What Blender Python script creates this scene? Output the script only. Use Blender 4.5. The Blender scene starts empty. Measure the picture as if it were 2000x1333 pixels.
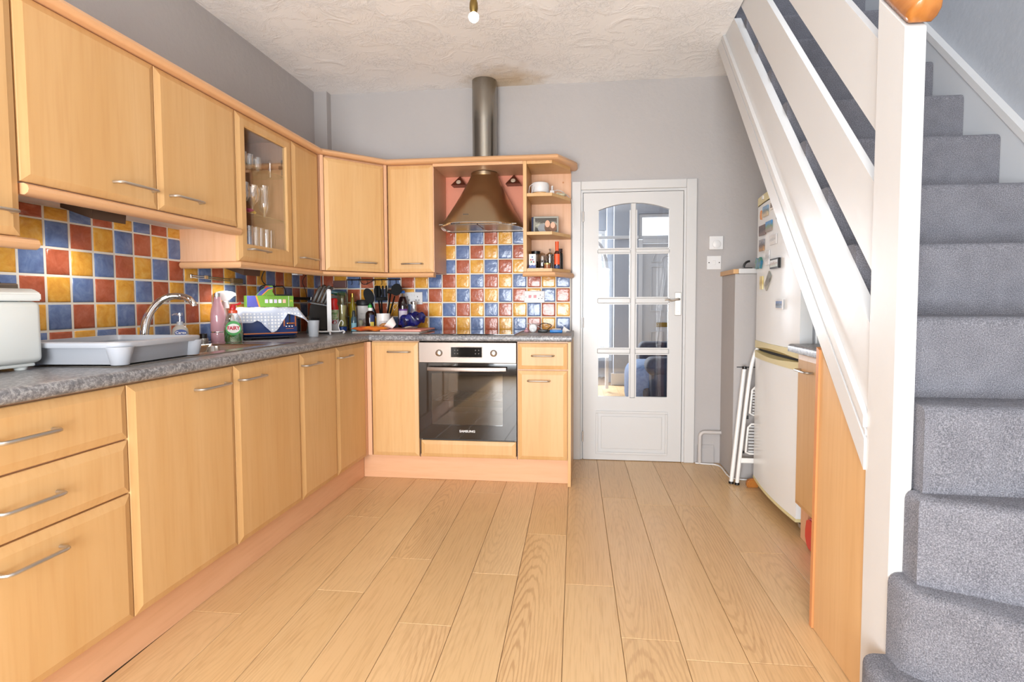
import bpy, bmesh, math, random
from mathutils import Vector, Matrix
random.seed(7)
sc = bpy.context.scene
COL = sc.collection
PI = math.pi

# ------------------------------------------------------------------ camera
cam_d = bpy.data.cameras.new('camera')
cam = bpy.data.objects.new('camera', cam_d)
COL.objects.link(cam)
_yaw, _pit, _rol = 0.1127, 0.049, -0.0025
_fw = Vector((-math.sin(_yaw)*math.cos(_pit), math.cos(_yaw)*math.cos(_pit), -math.sin(_pit)))
_r = Vector((math.cos(_yaw), math.sin(_yaw), 0)); _u = _r.cross(_fw)
_R = _r*math.cos(_rol) + _u*math.sin(_rol); _U = _u*math.cos(_rol) - _r*math.sin(_rol)
cam.matrix_world = Matrix(((_R.x, _U.x, -_fw.x, 1.9407), (_R.y, _U.y, -_fw.y, -3.7764), (_R.z, _U.z, -_fw.z, 1.1087), (0, 0, 0, 1)))
cam_d.sensor_width = 36.0
cam_d.lens = 1052.64*36/2000
cam_d.shift_x = -28.93/2000
cam_d.shift_y = -24.5/2000
cam_d.clip_start = 0.05
sc.camera = cam

# ------------------------------------------------------------------ world, daylight, exposure
w = bpy.data.worlds.new('overcast_sky'); sc.world = w
w.use_nodes = True
w.node_tree.nodes['Background'].inputs[0].default_value = (0.86, 0.93, 1.0, 1)
w.node_tree.nodes['Background'].inputs[1].default_value = 3.5

def area(name, loc, rot, sx, sy, power, col=(1, 1, 1), spread=PI):
    l = bpy.data.lights.new(name, 'AREA'); l.shape = 'RECTANGLE'; l.size = sx; l.size_y = sy
    l.energy = power; l.color = col; l.spread = spread
    o = bpy.data.objects.new(name, l); COL.objects.link(o)
    o.location = loc; o.rotation_euler = rot
    return o
# daylight through the garden window behind the camera and the front room's bay window; plus an added stairwell fill
area('daylight_garden_window', (1.42, -5.35, 0.92), (PI/2, 0, 0), 1.75, 1.5, 170, (0.95, 0.98, 1.0))
area('daylight_front_bay', (1.25, 4.12, 1.45), (-PI/2, 0, 0), 1.4, 1.3, 170, (0.95, 0.98, 1.0))
area('fill_landing', (3.06, -1.5, 4.05), (0, 0, 0), 0.6, 1.2, 16, (0.95, 0.97, 1.0))  # unseen fill light added under the landing ceiling to brighten the stairwell

vs = sc.view_settings
vs.view_transform = 'Standard'; vs.look = 'None'; vs.exposure = 0.22; vs.gamma = 1.0
vs.use_curve_mapping = False
sc.cycles.max_bounces = 8
sc.cycles.diffuse_bounces = 5
sc.cycles.transparent_max_bounces = 12
sc.cycles.caustics_reflective = False
sc.cycles.caustics_refractive = False
sc.cycles.sample_clamp_indirect = 6.0

# ------------------------------------------------------------------ mesh helpers
WP = {}
def v3(*a): return Vector(a)
def box(bm, x0, x1, y0, y1, z0, z1, bev=0.0, seg=2):
    if x1 < x0: x0, x1 = x1, x0
    if y1 < y0: y0, y1 = y1, y0
    if z1 < z0: z0, z1 = z1, z0
    vv = [bm.verts.new((x, y, z)) for x in (x0, x1) for y in (y0, y1) for z in (z0, z1)]
    fs = [(0, 1, 3, 2), (4, 6, 7, 5), (0, 4, 5, 1), (2, 3, 7, 6), (0, 2, 6, 4), (1, 5, 7, 3)]
    ff = [bm.faces.new([vv[i] for i in f]) for f in fs]
    if bev > 0:
        es = list({e for f in ff for e in f.edges})
        bmesh.ops.bevel(bm, geom=es, offset=bev, offset_type='OFFSET', segments=seg, profile=0.5, affect='EDGES', clamp_overlap=True)
    return vv
def bx(*a, bev=0.0, seg=2):
    bm = bmesh.new(); box(bm, *a, bev=bev, seg=seg); return bm
def lathe(bm, prof, seg=20, c=(0, 0, 0), ax='Z', close=True, sx=1.0, sy=1.0):
    rings = []
    for r, z in prof:
        if r < 1e-5:
            p = [(0, 0, z)]
        else:
            p = [(r*math.cos(2*PI*i/seg)*sx, r*math.sin(2*PI*i/seg)*sy, z) for i in range(seg)]
        q = []
        for x, y, z_ in p:
            if ax == 'X': x, y, z_ = z_, x, y
            elif ax == 'Y': x, y, z_ = x, z_, y
            q.append(bm.verts.new((x+c[0], y+c[1], z_+c[2])))
        rings.append(q)
    for a, b in zip(rings, rings[1:]):
        n = max(len(a), len(b))
        if len(a) == 1 and len(b) == 1: continue
        for i in range(n):
            j = (i+1) % n
            if len(a) == 1: f = (a[0], b[i], b[j])
            elif len(b) == 1: f = (a[i], a[j], b[0])
            else: f = (a[i], a[j], b[j], b[i])
            try: bm.faces.new(f)
            except ValueError: pass
    if close:
        for q in (rings[0], rings[-1]):
            if len(q) > 2:
                try: bm.faces.new(q)
                except ValueError: pass
def lat(prof, **k):
    bm = bmesh.new(); lathe(bm, prof, **k); return bm
def tube(bm, pts, r, seg=8, cap=True, closed=False):
    pts = [Vector(p) for p in pts]
    n = len(pts); rings = []
    rr = r if isinstance(r, (list, tuple)) else [r]*n
    prev = None
    for i, p in enumerate(pts):
        if closed: t = pts[(i+1) % n]-pts[i-1]
        elif i == 0: t = pts[1]-pts[0]
        elif i == n-1: t = pts[-1]-pts[-2]
        else: t = (pts[i+1]-p).normalized()+(p-pts[i-1]).normalized()
        t = t.normalized() if t.length > 1e-9 else Vector((0, 0, 1))
        if prev is None:
            a = Vector((0, 0, 1)) if abs(t.z) < .9 else Vector((1, 0, 0))
            nn = t.cross(a).normalized()
        else:
            nn = prev-t*prev.dot(t)
            nn = nn.normalized() if nn.length > 1e-6 else t.orthogonal().normalized()
        prev = nn; bb = t.cross(nn)
        rings.append([bm.verts.new(p+nn*math.cos(2*PI*k/seg)*rr[i]+bb*math.sin(2*PI*k/seg)*rr[i]) for k in range(seg)])
    m = n if closed else n-1
    for i in range(m):
        a, b = rings[i], rings[(i+1) % n]
        for k in range(seg):
            l = (k+1) % seg
            bm.faces.new((a[k], a[l], b[l], b[k]))
    if cap and not closed:
        bm.faces.new(rings[0]); bm.faces.new(rings[-1])
def tub(pts, r, **k):
    bm = bmesh.new(); tube(bm, pts, r, **k); return bm
def arc(c, r, a0, a1, n, plane='XZ'):
    o = []
    for i in range(n+1):
        a = a0+(a1-a0)*i/n
        x, z = r*math.cos(a), r*math.sin(a)
        o.append({'XZ': (c[0]+x, c[1], c[2]+z), 'YZ': (c[0], c[1]+x, c[2]+z), 'XY': (c[0]+x, c[1]+z, c[2])}[plane])
    return o
def smooth_path(pts, n=6):
    P = [Vector(p) for p in pts]; out = []
    for i in range(len(P)-1):
        p0 = P[max(i-1, 0)]; p1 = P[i]; p2 = P[i+1]; p3 = P[min(i+2, len(P)-1)]
        for k in range(n):
            t = k/n
            out.append(0.5*((2*p1)+(p2-p0)*t+(2*p0-5*p1+4*p2-p3)*t*t+(3*p1-p0-3*p2+p3)*t**3))
    out.append(P[-1]); return out
def prism(bm, poly, a0, a1, ax='Z'):
    """extrude a 2D polygon; ax X: poly is (y,z); Y: (x,z); Z: (x,y)"""
    def P(p, a): return {'X': (a, p[0], p[1]), 'Y': (p[0], a, p[1]), 'Z': (p[0], p[1], a)}[ax]
    A = [bm.verts.new(P(p, a0)) for p in poly]; B = [bm.verts.new(P(p, a1)) for p in poly]
    bm.faces.new(A); bm.faces.new(B[::-1])
    n = len(poly)
    for i in range(n):
        bm.faces.new((A[i], B[i], B[(i+1) % n], A[(i+1) % n]))
    return A, B
def pri(poly, a0, a1, ax='Z'):
    bm = bmesh.new(); prism(bm, poly, a0, a1, ax); return bm
def moulding(bm, prof, path):
    """sweep profile (out, z) along a plan path; out is to the right of travel"""
    n = len(path); rings = []
    P = [Vector(p) for p in path]
    for i, p in enumerate(P):
        d0 = (p-P[i-1]).normalized() if i > 0 else None
        d1 = (P[i+1]-p).normalized() if i < n-1 else None
        if d0 is None: d0 = d1
        if d1 is None: d1 = d0
        n0 = Vector((d0.y, -d0.x)); n1 = Vector((d1.y, -d1.x))
        m = (n0+n1).normalized(); m = m/max(m.dot(n0), .3)
        rings.append([bm.verts.new((p.x+m.x*o, p.y+m.y*o, z)) for o, z in prof])
    k = len(prof)
    for a, b in zip(rings, rings[1:]):
        for i in range(k):
            j = (i+1) % k
            bm.faces.new((a[i], a[j], b[j], b[i]))
    bm.faces.new(rings[0]); bm.faces.new(rings[-1][::-1])
def frame(o, u, nrm):
    """matrix taking local (u, n, v) -> world; u along width, n outwards, v up"""
    u = Vector(u).normalized(); nn = Vector(nrm).normalized(); v = Vector((0, 0, 1))
    return Matrix(((u.x, nn.x, v.x, o[0]), (u.y, nn.y, v.y, o[1]), (u.z, nn.z, v.z, o[2]), (0, 0, 0, 1)))

def link(o):
    COL.objects.link(o); return o
def mk(name, bm, mat, parent=None, smooth=False, label=None, cat=None, group=None, kind=None, loc=None, rot=None, ang=40):
    bmesh.ops.recalc_face_normals(bm, faces=bm.faces[:])
    if parent is not None:
        if parent.name in WP: bm.transform(Matrix.Translation(-WP[parent.name]))
        base = None
    elif loc is None:
        xs = [v.co for v in bm.verts]
        base = Vector(((min(c.x for c in xs)+max(c.x for c in xs))/2, (min(c.y for c in xs)+max(c.y for c in xs))/2, min(c.z for c in xs)))
        bm.transform(Matrix.Translation(-base))
    me = bpy.data.meshes.new(name); bm.to_mesh(me); bm.free()
    for m in (mat if isinstance(mat, (list, tuple)) else [mat]): me.materials.append(m)
    if smooth:
        me.polygons.foreach_set('use_smooth', [True]*len(me.polygons))
        try: me.set_sharp_from_angle(angle=math.radians(ang))
        except Exception: pass
    o = link(bpy.data.objects.new(name, me))
    if parent is not None:
        o.parent = parent
        if parent.name in WP: WP[o.name] = WP[parent.name]
    elif loc is None:
        o.location = base; WP[o.name] = base
    else:
        o.location = loc
        if rot: o.rotation_euler = rot
    props(o, label, cat, group, kind)
    return o
def props(o, label=None, cat=None, group=None, kind=None):
    if label: o['label'] = label
    if cat: o['category'] = cat
    if group: o['group'] = group
    if kind: o['kind'] = kind
def thing(name, label, cat, loc, group=None, kind=None, local=False, rotz=0.0):
    o = link(bpy.data.objects.new(name, None))
    o.empty_display_size = 0.05
    o.location = loc
    if rotz: o.rotation_euler = (0, 0, rotz)
    if not local: WP[o.name] = Vector(loc)
    props(o, label, cat, group, kind)
    return o
def copy_tree(o, loc, rotz=None, label=None):
    r = link(o.copy()); r.location = loc
    if rotz is not None: r.rotation_euler = (0, 0, rotz)
    if label: r['label'] = label
    for ch in o.children:
        c = link(ch.copy()); c.parent = r
        for g in ch.children:
            d = link(g.copy()); d.parent = c
    return r
def text(name, body, size, M, mat, parent, ext=0.0005, sx=1.0, bold=0.0):
    cu = bpy.data.curves.new(name, 'FONT'); cu.body = body; cu.size = size; cu.align_x = 'CENTER'; cu.align_y = 'CENTER'
    cu.extrude = ext; cu.offset = bold; cu.resolution_u = 2
    t = bpy.data.objects.new(name, cu); COL.objects.link(t)
    dg = bpy.context.evaluated_depsgraph_get(); dg.update()
    me = bpy.data.meshes.new_from_object(t.evaluated_get(dg))
    bpy.data.objects.remove(t); bpy.data.curves.remove(cu)
    bm = bmesh.new(); bm.from_mesh(me); bpy.data.meshes.remove(me)
    bm.transform(Matrix.Diagonal((sx, 1, 1, 1))); bm.transform(M)
    return mk(name, bm, mat, parent)
def facing(o, u, up=(0, 0, 1)):
    """matrix for flat lettering: local x -> u, local y -> up"""
    u = Vector(u).normalized(); up = Vector(up).normalized(); n = u.cross(up)
    return Matrix(((u.x, up.x, n.x, o[0]), (u.y, up.y, n.y, o[1]), (u.z, up.z, n.z, o[2]), (0, 0, 0, 1)))

# ------------------------------------------------------------------ materials
def lin(h):
    if isinstance(h, str):
        h = [int(h[i:i+2], 16)/255 for i in (0, 2, 4)]
    return tuple((c/12.92 if c <= .04045 else ((c+.055)/1.055)**2.4) for c in h)+(1.0,)
def base_mat(name):
    m = bpy.data.materials.new(name); m.use_nodes = True
    nt = m.node_tree; b = nt.nodes['Principled BSDF']
    return m, nt, b
def N(nt, t, **k):
    n = nt.nodes.new(t)
    for a, b in k.items(): setattr(n, a, b)
    return n
def coords(nt, scale, rnd=0.0, rot=(0, 0, 0)):
    tc = N(nt, 'ShaderNodeTexCoord'); mp = N(nt, 'ShaderNodeMapping')
    mp.inputs['Scale'].default_value = scale; mp.inputs['Rotation'].default_value = rot
    src = tc.outputs['Object']
    if rnd:
        oi = N(nt, 'ShaderNodeObjectInfo'); mu = N(nt, 'ShaderNodeMath', operation='MULTIPLY'); mu.inputs[1].default_value = rnd
        nt.links.new(oi.outputs['Random'], mu.inputs[0])
        ad = N(nt, 'ShaderNodeVectorMath', operation='ADD')
        nt.links.new(src, ad.inputs[0]); nt.links.new(mu.outputs[0], ad.inputs[1]); src = ad.outputs[0]
    nt.links.new(src, mp.inputs['Vector'])
    return mp.outputs['Vector']
def noise(nt, vec, scale, detail=2, rough=.5, dist=0):
    n = N(nt, 'ShaderNodeTexNoise'); n.inputs['Scale'].default_value = scale; n.inputs['Detail'].default_value = detail
    n.inputs['Roughness'].default_value = rough; n.inputs['Distortion'].default_value = dist
    if vec is not None: nt.links.new(vec, n.inputs['Vector'])
    return n.outputs['Fac']
def ramp(nt, fac, stops):
    r = N(nt, 'ShaderNodeValToRGB'); e = r.color_ramp.elements
    while len(e) < len(stops): e.new(.5)
    for i, (p, c) in enumerate(stops):
        e[i].position = p; e[i].color = c if len(c) == 4 else c+(1,)
    nt.links.new(fac, r.inputs[0]); return r.outputs[0]
def mixc(nt, fac, a, b, mode='MIX'):
    m = N(nt, 'ShaderNodeMix', data_type='RGBA', blend_type=mode)
    if isinstance(fac, (int, float)): m.inputs[0].default_value = fac
    else: nt.links.new(fac, m.inputs[0])
    for s, i in ((a, 6), (b, 7)):
        if isinstance(s, tuple): m.inputs[i].default_value = s
        else: nt.links.new(s, m.inputs[i])
    return m.outputs[2]
def bump(nt, b, h, strength=.3, dist=.01):
    n = N(nt, 'ShaderNodeBump'); n.inputs['Strength'].default_value = strength; n.inputs['Distance'].default_value = dist
    nt.links.new(h, n.inputs['Height']); nt.links.new(n.outputs[0], b.inputs['Normal'])
def plain(name, hexc, rough=.5, metal=0.0, spec=.5, coat=0.0, alpha=1.0, emit=None, es=1.0, bumps=None, var=None):
    m, nt, b = base_mat(name)
    c = lin(hexc); b.inputs['Base Color'].default_value = c
    b.inputs['Roughness'].default_value = rough; b.inputs['Metallic'].default_value = metal
    b.inputs['Specular IOR Level'].default_value = spec; b.inputs['Coat Weight'].default_value = coat
    b.inputs['Alpha'].default_value = alpha
    if emit: b.inputs['Emission Color'].default_value = lin(emit); b.inputs['Emission Strength'].default_value = es
    if var:
        f = noise(nt, coords(nt, (1, 1, 1), 5), var[0], 3)
        nt.links.new(ramp(nt, f, [(.3, c), (.7, lin(var[1]))]), b.inputs['Base Color'])
    if bumps: bump(nt, b, noise(nt, coords(nt, (1, 1, 1)), bumps[0], 4), bumps[1], bumps[2])
    return m
def wood(name, a, bcol, c2, horiz=False, rough=.42, axis=None):
    """long grain along Z (or along X/Y when horiz)"""
    m, nt, b = base_mat(name)
    ax = axis or ('H' if horiz else 'Z')
    sc_ = {'Z': (1, 1, .06), 'H': (.08, .08, 1), 'Y': (1, .05, 1), 'X': (.05, 1, 1)}[ax]
    v = coords(nt, sc_, 7.0)
    f1 = noise(nt, v, 9, 3, .55); f2 = noise(nt, v, 70, 2, .5)
    c1 = ramp(nt, f1, [(.30, lin(a)), (.70, lin(bcol))])
    c = mixc(nt, ramp(nt, f2, [(.45, (0, 0, 0, 1)), (.75, (.35, .35, .35, 1))]), c1, lin(c2))
    nt.links.new(c, b.inputs['Base Color'])
    b.inputs['Roughness'].default_value = rough
    return m
def clear_glass(name, tint=(1, 1, 1, 1), gloss=.16, rough=.02):
    m, nt, b = base_mat(name); nt.nodes.remove(b)
    o = nt.nodes['Material Output']; t = N(nt, 'ShaderNodeBsdfTransparent'); g = N(nt, 'ShaderNodeBsdfGlossy'); mx = N(nt, 'ShaderNodeMixShader')
    t.inputs[0].default_value = tint; g.inputs['Roughness'].default_value = rough; g.inputs[0].default_value = (1, 1, 1, 1)
    fr = N(nt, 'ShaderNodeLayerWeight'); fr.inputs['Blend'].default_value = .5
    pw = N(nt, 'ShaderNodeMath', operation='POWER'); pw.inputs[1].default_value = 3.0
    ma = N(nt, 'ShaderNodeMath', operation='MULTIPLY_ADD'); ma.inputs[1].default_value = .85; ma.inputs[2].default_value = gloss*.3
    nt.links.new(fr.outputs['Facing'], pw.inputs[0]); nt.links.new(pw.outputs[0], ma.inputs[0]); nt.links.new(ma.outputs[0], mx.inputs[0])
    nt.links.new(t.outputs[0], mx.inputs[1]); nt.links.new(g.outputs[0], mx.inputs[2]); nt.links.new(mx.outputs[0], o.inputs[0])
    return m

M = {}
M['beech'] = wood('beech_door', 'CB9F68', 'D4AC78', 'C0905A')
M['beech_h'] = wood('beech_drawer', 'CB9F68', 'D4AC78', 'C0905A')
M['beech_pink'] = wood('pink_beech', 'D6A680', 'DEB290', 'C8936C')
M['beech_plinth'] = wood('pink_beech_plinth', 'D8A67E', 'DEB08A', 'CA9870', horiz=True)
M['beech_edge'] = plain('beech_edging', 'D6A67A', .35)
M['spandrel'] = wood('spandrel_beech', 'C99E6C', 'D0A878', 'BC8E5E')
M['pine'] = wood('pine_lipping', 'C07C48', 'CC8E5C', 'A4622F')
M['carcass'] = plain('carcass_white', 'DCD6D0', .5)
M['gap'] = plain('shadow_gap', '3A2A1C', .8)
M['steel'] = plain('brushed_steel', 'B9B3AC', .28, 1.0)
M['steel_dark'] = plain('satin_steel', '8F857A', .32, 1.0)
M['chrome'] = plain('chrome', 'DADADA', .08, 1.0)
M['nickel'] = plain('satin_nickel', 'CBC7C1', .36, 1.0)
M['black'] = plain('black_plastic', '141416', .35)
M['black_gloss'] = plain('black_gloss', '0A0909', .08, spec=.35)
M['white'] = plain('white_plastic', 'DADADB', .4)
M['white_gloss'] = plain('white_gloss_paint', 'CBCBCB', .30, bumps=(9, .12, .01))
M['paper'] = plain('white_paper', 'F2F0EC', .8)
M['grout'] = plain('grout', 'E2DCD0', .8)
M['rubber'] = plain('dark_rubber', '202022', .7)
M['brass'] = plain('brass', '9A7B3C', .3, 1.0)
M['copper'] = plain('copper_trim', 'C97F54', .22, 1.0)
M['glass'] = clear_glass('clear_glass')
M['glass_shelf'] = clear_glass('glass_shelf', (.90, .97, .92, 1), .2)
M['pane'] = clear_glass('door_pane', (.97, .98, 1, 1), .10)
def wall_paint(name, a, b2, sc1=1.3):
    m, nt, b = base_mat(name)
    v = coords(nt, (1, 1, 1))
    f = noise(nt, v, sc1, 3)
    nt.links.new(ramp(nt, f, [(.3, lin(a)), (.7, lin(b2))]), b.inputs['Base Color'])
    b.inputs['Roughness'].default_value = .75
    bump(nt, b, noise(nt, v, 14, 5, .6), .18, .02)
    return m
M['wall'] = wall_paint('grey_emulsion', 'ACA8A7', 'B1ADAC')
M['wall_cool'] = wall_paint('cool_grey_emulsion', '9FA4AC', 'A6ABB3')
M['salmon'] = wall_paint('salmon_paint', 'D98A70', 'DE9278')

def artex():
    m, nt, b = base_mat('artex_ceiling')
    v = coords(nt, (1, 1, 1))
    st = noise(nt, v, 1.1, 2)
    base = ramp(nt, st, [(.35, lin('F4F4F4')), (.7, lin('F8F8F8'))])
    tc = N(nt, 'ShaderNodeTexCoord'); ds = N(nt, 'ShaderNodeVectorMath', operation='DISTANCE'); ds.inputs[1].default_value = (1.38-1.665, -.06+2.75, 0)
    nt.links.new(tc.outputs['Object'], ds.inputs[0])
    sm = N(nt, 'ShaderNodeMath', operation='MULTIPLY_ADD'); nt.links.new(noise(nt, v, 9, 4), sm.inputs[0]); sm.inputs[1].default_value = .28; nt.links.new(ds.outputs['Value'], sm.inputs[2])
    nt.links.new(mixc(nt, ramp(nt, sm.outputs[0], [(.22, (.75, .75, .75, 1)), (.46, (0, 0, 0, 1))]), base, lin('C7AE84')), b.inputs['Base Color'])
    b.inputs['Roughness'].default_value = .8
    h = noise(nt, v, 6.5, 8, .62, 1.6)
    r1 = ramp(nt, h, [(.48, (0, 0, 0, 1)), (.66, (1, 1, 1, 1))])
    h2 = noise(nt, v, 26, 6, .7, 2.2)
    r2 = ramp(nt, h2, [(.5, (0, 0, 0, 1)), (.68, (1, 1, 1, 1))])
    mk_ = noise(nt, v, 3.2, 2)
    r2m = mixc(nt, ramp(nt, mk_, [(.46, (0, 0, 0, 1)), (.6, (1, 1, 1, 1))]), (0, 0, 0, 1), r2)
    hh = mixc(nt, .6, r1, r2m, 'MIX')
    bump(nt, b, hh, .55, .014)
    return m
M['ceiling'] = artex()

def plank_mat():
    m, nt, b = base_mat('oak_laminate')
    v = coords(nt, (1, .13, 1), 23.0)
    oi = N(nt, 'ShaderNodeObjectInfo')
    def rnd(mul, add, wrap=True):
        m1 = N(nt, 'ShaderNodeMath', operation='MULTIPLY'); nt.links.new(oi.outputs['Random'], m1.inputs[0]); m1.inputs[1].default_value = mul
        fr = N(nt, 'ShaderNodeMath', operation='FRACT'); nt.links.new(m1.outputs[0], fr.inputs[0])
        m2 = N(nt, 'ShaderNodeMath', operation='ADD'); nt.links.new(fr.outputs[0], m2.inputs[0]); m2.inputs[1].default_value = add
        return m2.outputs[0]
    sx_ = N(nt, 'ShaderNodeMath', operation='MULTIPLY'); nt.links.new(rnd(17.3, -.5), sx_.inputs[0]); sx_.inputs[1].default_value = .10
    sy_ = N(nt, 'ShaderNodeMath', operation='MULTIPLY'); nt.links.new(rnd(31.7, -.5), sy_.inputs[0]); sy_.inputs[1].default_value = 1.3
    off = N(nt, 'ShaderNodeCombineXYZ'); nt.links.new(sx_.outputs[0], off.inputs[0]); nt.links.new(sy_.outputs[0], off.inputs[1])
    tc = N(nt, 'ShaderNodeTexCoord'); pa = N(nt, 'ShaderNodeVectorMath', operation='ADD'); nt.links.new(tc.outputs['Object'], pa.inputs[0]); nt.links.new(off.outputs[0], pa.inputs[1])
    mp = N(nt, 'ShaderNodeMapping'); mp.inputs['Scale'].default_value = (1, .11, 0); nt.links.new(pa.outputs[0], mp.inputs['Vector'])
    warp = noise(nt, v, 4.0, 3)
    ad = N(nt, 'ShaderNodeVectorMath', operation='MULTIPLY_ADD')
    cmb = N(nt, 'ShaderNodeCombineXYZ'); nt.links.new(warp, cmb.inputs[0]); nt.links.new(warp, cmb.inputs[1])
    nt.links.new(cmb.outputs[0], ad.inputs[0]); ad.inputs[1].default_value = (.05, .04, 0); nt.links.new(mp.outputs[0], ad.inputs[2])
    wv = N(nt, 'ShaderNodeTexWave', wave_type='RINGS', rings_direction='Z'); wv.inputs['Scale'].default_value = 30
    wv.inputs['Distortion'].default_value = 3.0; wv.inputs['Detail'].default_value = 4; wv.inputs['Detail Scale'].default_value = 3.0
    nt.links.new(ad.outputs[0], wv.inputs['Vector'])
    ring = ramp(nt, wv.outputs['Fac'], [(.05, (1, 1, 1, 1)), (.45, (0, 0, 0, 1))])
    mask = ramp(nt, noise(nt, v, 2.2, 2), [(.40, (.12, .12, .12, 1)), (.62, (1, 1, 1, 1))])
    strong = ramp(nt, rnd(53.1, 0), [(.0, (.25, .25, .25, 1)), (.5, (.45, .45, .45, 1)), (.66, (1.0, 1.0, 1.0, 1))])
    rm = mixc(nt, 1.0, mixc(nt, mask, (0, 0, 0, 1), ring), strong, 'MULTIPLY')
    basec = ramp(nt, oi.outputs['Random'], [(0, lin('D0AE80')), (.35, lin('D5B487')), (.7, lin('CEA97A')), (1, lin('D2AB7D'))])
    big = ramp(nt, noise(nt, v, 2.5, 3), [(.3, lin('C8A16F')), (.7, lin('DEBE93'))])
    c0 = mixc(nt, .5, basec, big)
    c1 = mixc(nt, mixc(nt, .45, (0, 0, 0, 1), rm), c0, lin('94653E'))
    fine = ramp(nt, noise(nt, coords(nt, (1, .045, 1), 23.0), 120, 3, .6), [(.48, (0, 0, 0, 1)), (.72, (.40, .40, .40, 1))])
    c2 = mixc(nt, fine, c1, lin('A47C52'))
    nt.links.new(c2, b.inputs['Base Color'])
    b.inputs['Roughness'].default_value = .30
    b.inputs['Specular IOR Level'].default_value = .45
    bump(nt, b, fine, .12, .002)
    return m
M['plank'] = plank_mat()
M['underlay'] = plain('floor_base', '6B5238', .8)

def worktop_mat():
    m, nt, b = base_mat('grey_speckled_laminate')
    v = coords(nt, (1, 1, 1))
    f = noise(nt, v, 95, 4, .75); g = noise(nt, v, 12, 3)
    c = ramp(nt, f, [(.36, lin('4C4C50')), (.5, lin('77777A')), (.62, lin('ABABAC'))])
    c2 = mixc(nt, .25, c, ramp(nt, g, [(.35, lin('68686C')), (.65, lin('96969A'))]))
    nt.links.new(c2, b.inputs['Base Color']); b.inputs['Roughness'].default_value = .33
    bump(nt, b, f, .05, .002)
    return m
M['worktop'] = worktop_mat()

def tile_mat(name, a, bc, cc, spec=.5):
    m, nt, b = base_mat(name)
    v = coords(nt, (1, 1, 1), 9.0)
    f = noise(nt, v, 22, 5, .65, .6)
    c = ramp(nt, f, [(.28, lin(a)), (.5, lin(bc)), (.74, lin(cc))])
    nt.links.new(c, b.inputs['Base Color'])
    b.inputs['Roughness'].default_value = .2
    bump(nt, b, noise(nt, v, 26, 2), .22, .012)
    return m
TM = [tile_mat('terracotta_glaze', '9A4A2E', 'AD593C', 'BC6E54'), tile_mat('ochre_glaze', 'C8862C', 'DBA03C', 'E4B45E'), tile_mat('blue_glaze', '52658E', '6277A2', '7C90B4')]

def carpet_mat():
    m, nt, b = base_mat('grey_carpet')
    v = coords(nt, (1, 1, 1))
    f = noise(nt, v, 340, 3, .7); g = noise(nt, v, 18, 3)
    c = ramp(nt, f, [(.32, lin('4E4F55')), (.5, lin('7C7C84')), (.68, lin('ADADB4'))])
    c2 = mixc(nt, .25, c, ramp(nt, g, [(.35, lin('74747B')), (.65, lin('94949B'))]))
    nt.links.new(c2, b.inputs['Base Color']); b.inputs['Roughness'].default_value = 1.0
    b.inputs['Specular IOR Level'].default_value = .1
    bump(nt, b, f, .9, .006)
    return m
M['carpet'] = carpet_mat()

# ------------------------------------------------------------------ structure
CE = 2.605
SX = 2.7045                    # plane of the stair string
RW = 3.43                      # right wall
def struct(name, bm, mat, label, cat='wall', **k):
    return mk(name, bm, mat, label=label, cat=cat, kind='structure', **k)
floor = struct('floor', bx(-.1, 3.53, -5.5, 4.3, -.06, -.006), M['underlay'], 'pale oak laminate plank floor running towards the glazed door', 'floor')
def plank(x0, x1, y0, y1):
    g = .0008
    def sk(x, y): return x-.0234*(y+2.0)
    bm = bmesh.new()
    pts = [(sk(x0+g, y0+g), y0+g), (sk(x1-g, y0+g), y0+g), (sk(x1-g, y1-g), y1-g), (sk(x0+g, y1-g), y1-g)]
    cx = sum(p[0] for p in pts)/4; cy = (y0+y1)/2
    prism(bm, [(a-cx, c-cy) for a, c in pts], -.0055, 0, 'Z')
    top = [e for e in bm.edges if all(abs(v.co.z) < 1e-6 for v in e.verts)]
    bmesh.ops.bevel(bm, geom=top, offset=.0012, segments=1, affect='EDGES')
    bmesh.ops.recalc_face_normals(bm, faces=bm.faces[:])
    me = bpy.data.meshes.new('plank'); bm.to_mesh(me); bm.free(); me.materials.append(M['plank'])
    o = link(bpy.data.objects.new('plank', me)); o.parent = floor
    o.location = Vector((cx, cy, 0))-WP[floor.name]
PL = 1.285
ends = {0: -1.704, 1: -2.025, 2: -.83, 3: -2.106, 4: -1.35, 5: -.55, 6: -1.9, 7: -1.2, 8: -.6, -1: -1.263, -2: -1.658, -3: -2.024, -4: -1.567, -5: -1.85, -6: -1.15, -7: -.75}
for k in range(-7, 8):
    x0 = 1.862+.191*k; x1 = x0+.191
    yend = 3.4 if (0 <= k <= 5) else -.012
    if k == 7: x1 = 3.36
    e = ends[k]
    while e-PL > -5.3: e -= PL
    y0 = -5.3; y = e
    while y0 < yend-.01:
        y1 = min(y, yend)
        if y1-y0 > .02: plank(x0, x1, y0, y1)
        y0 = y1; y += PL

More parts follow.
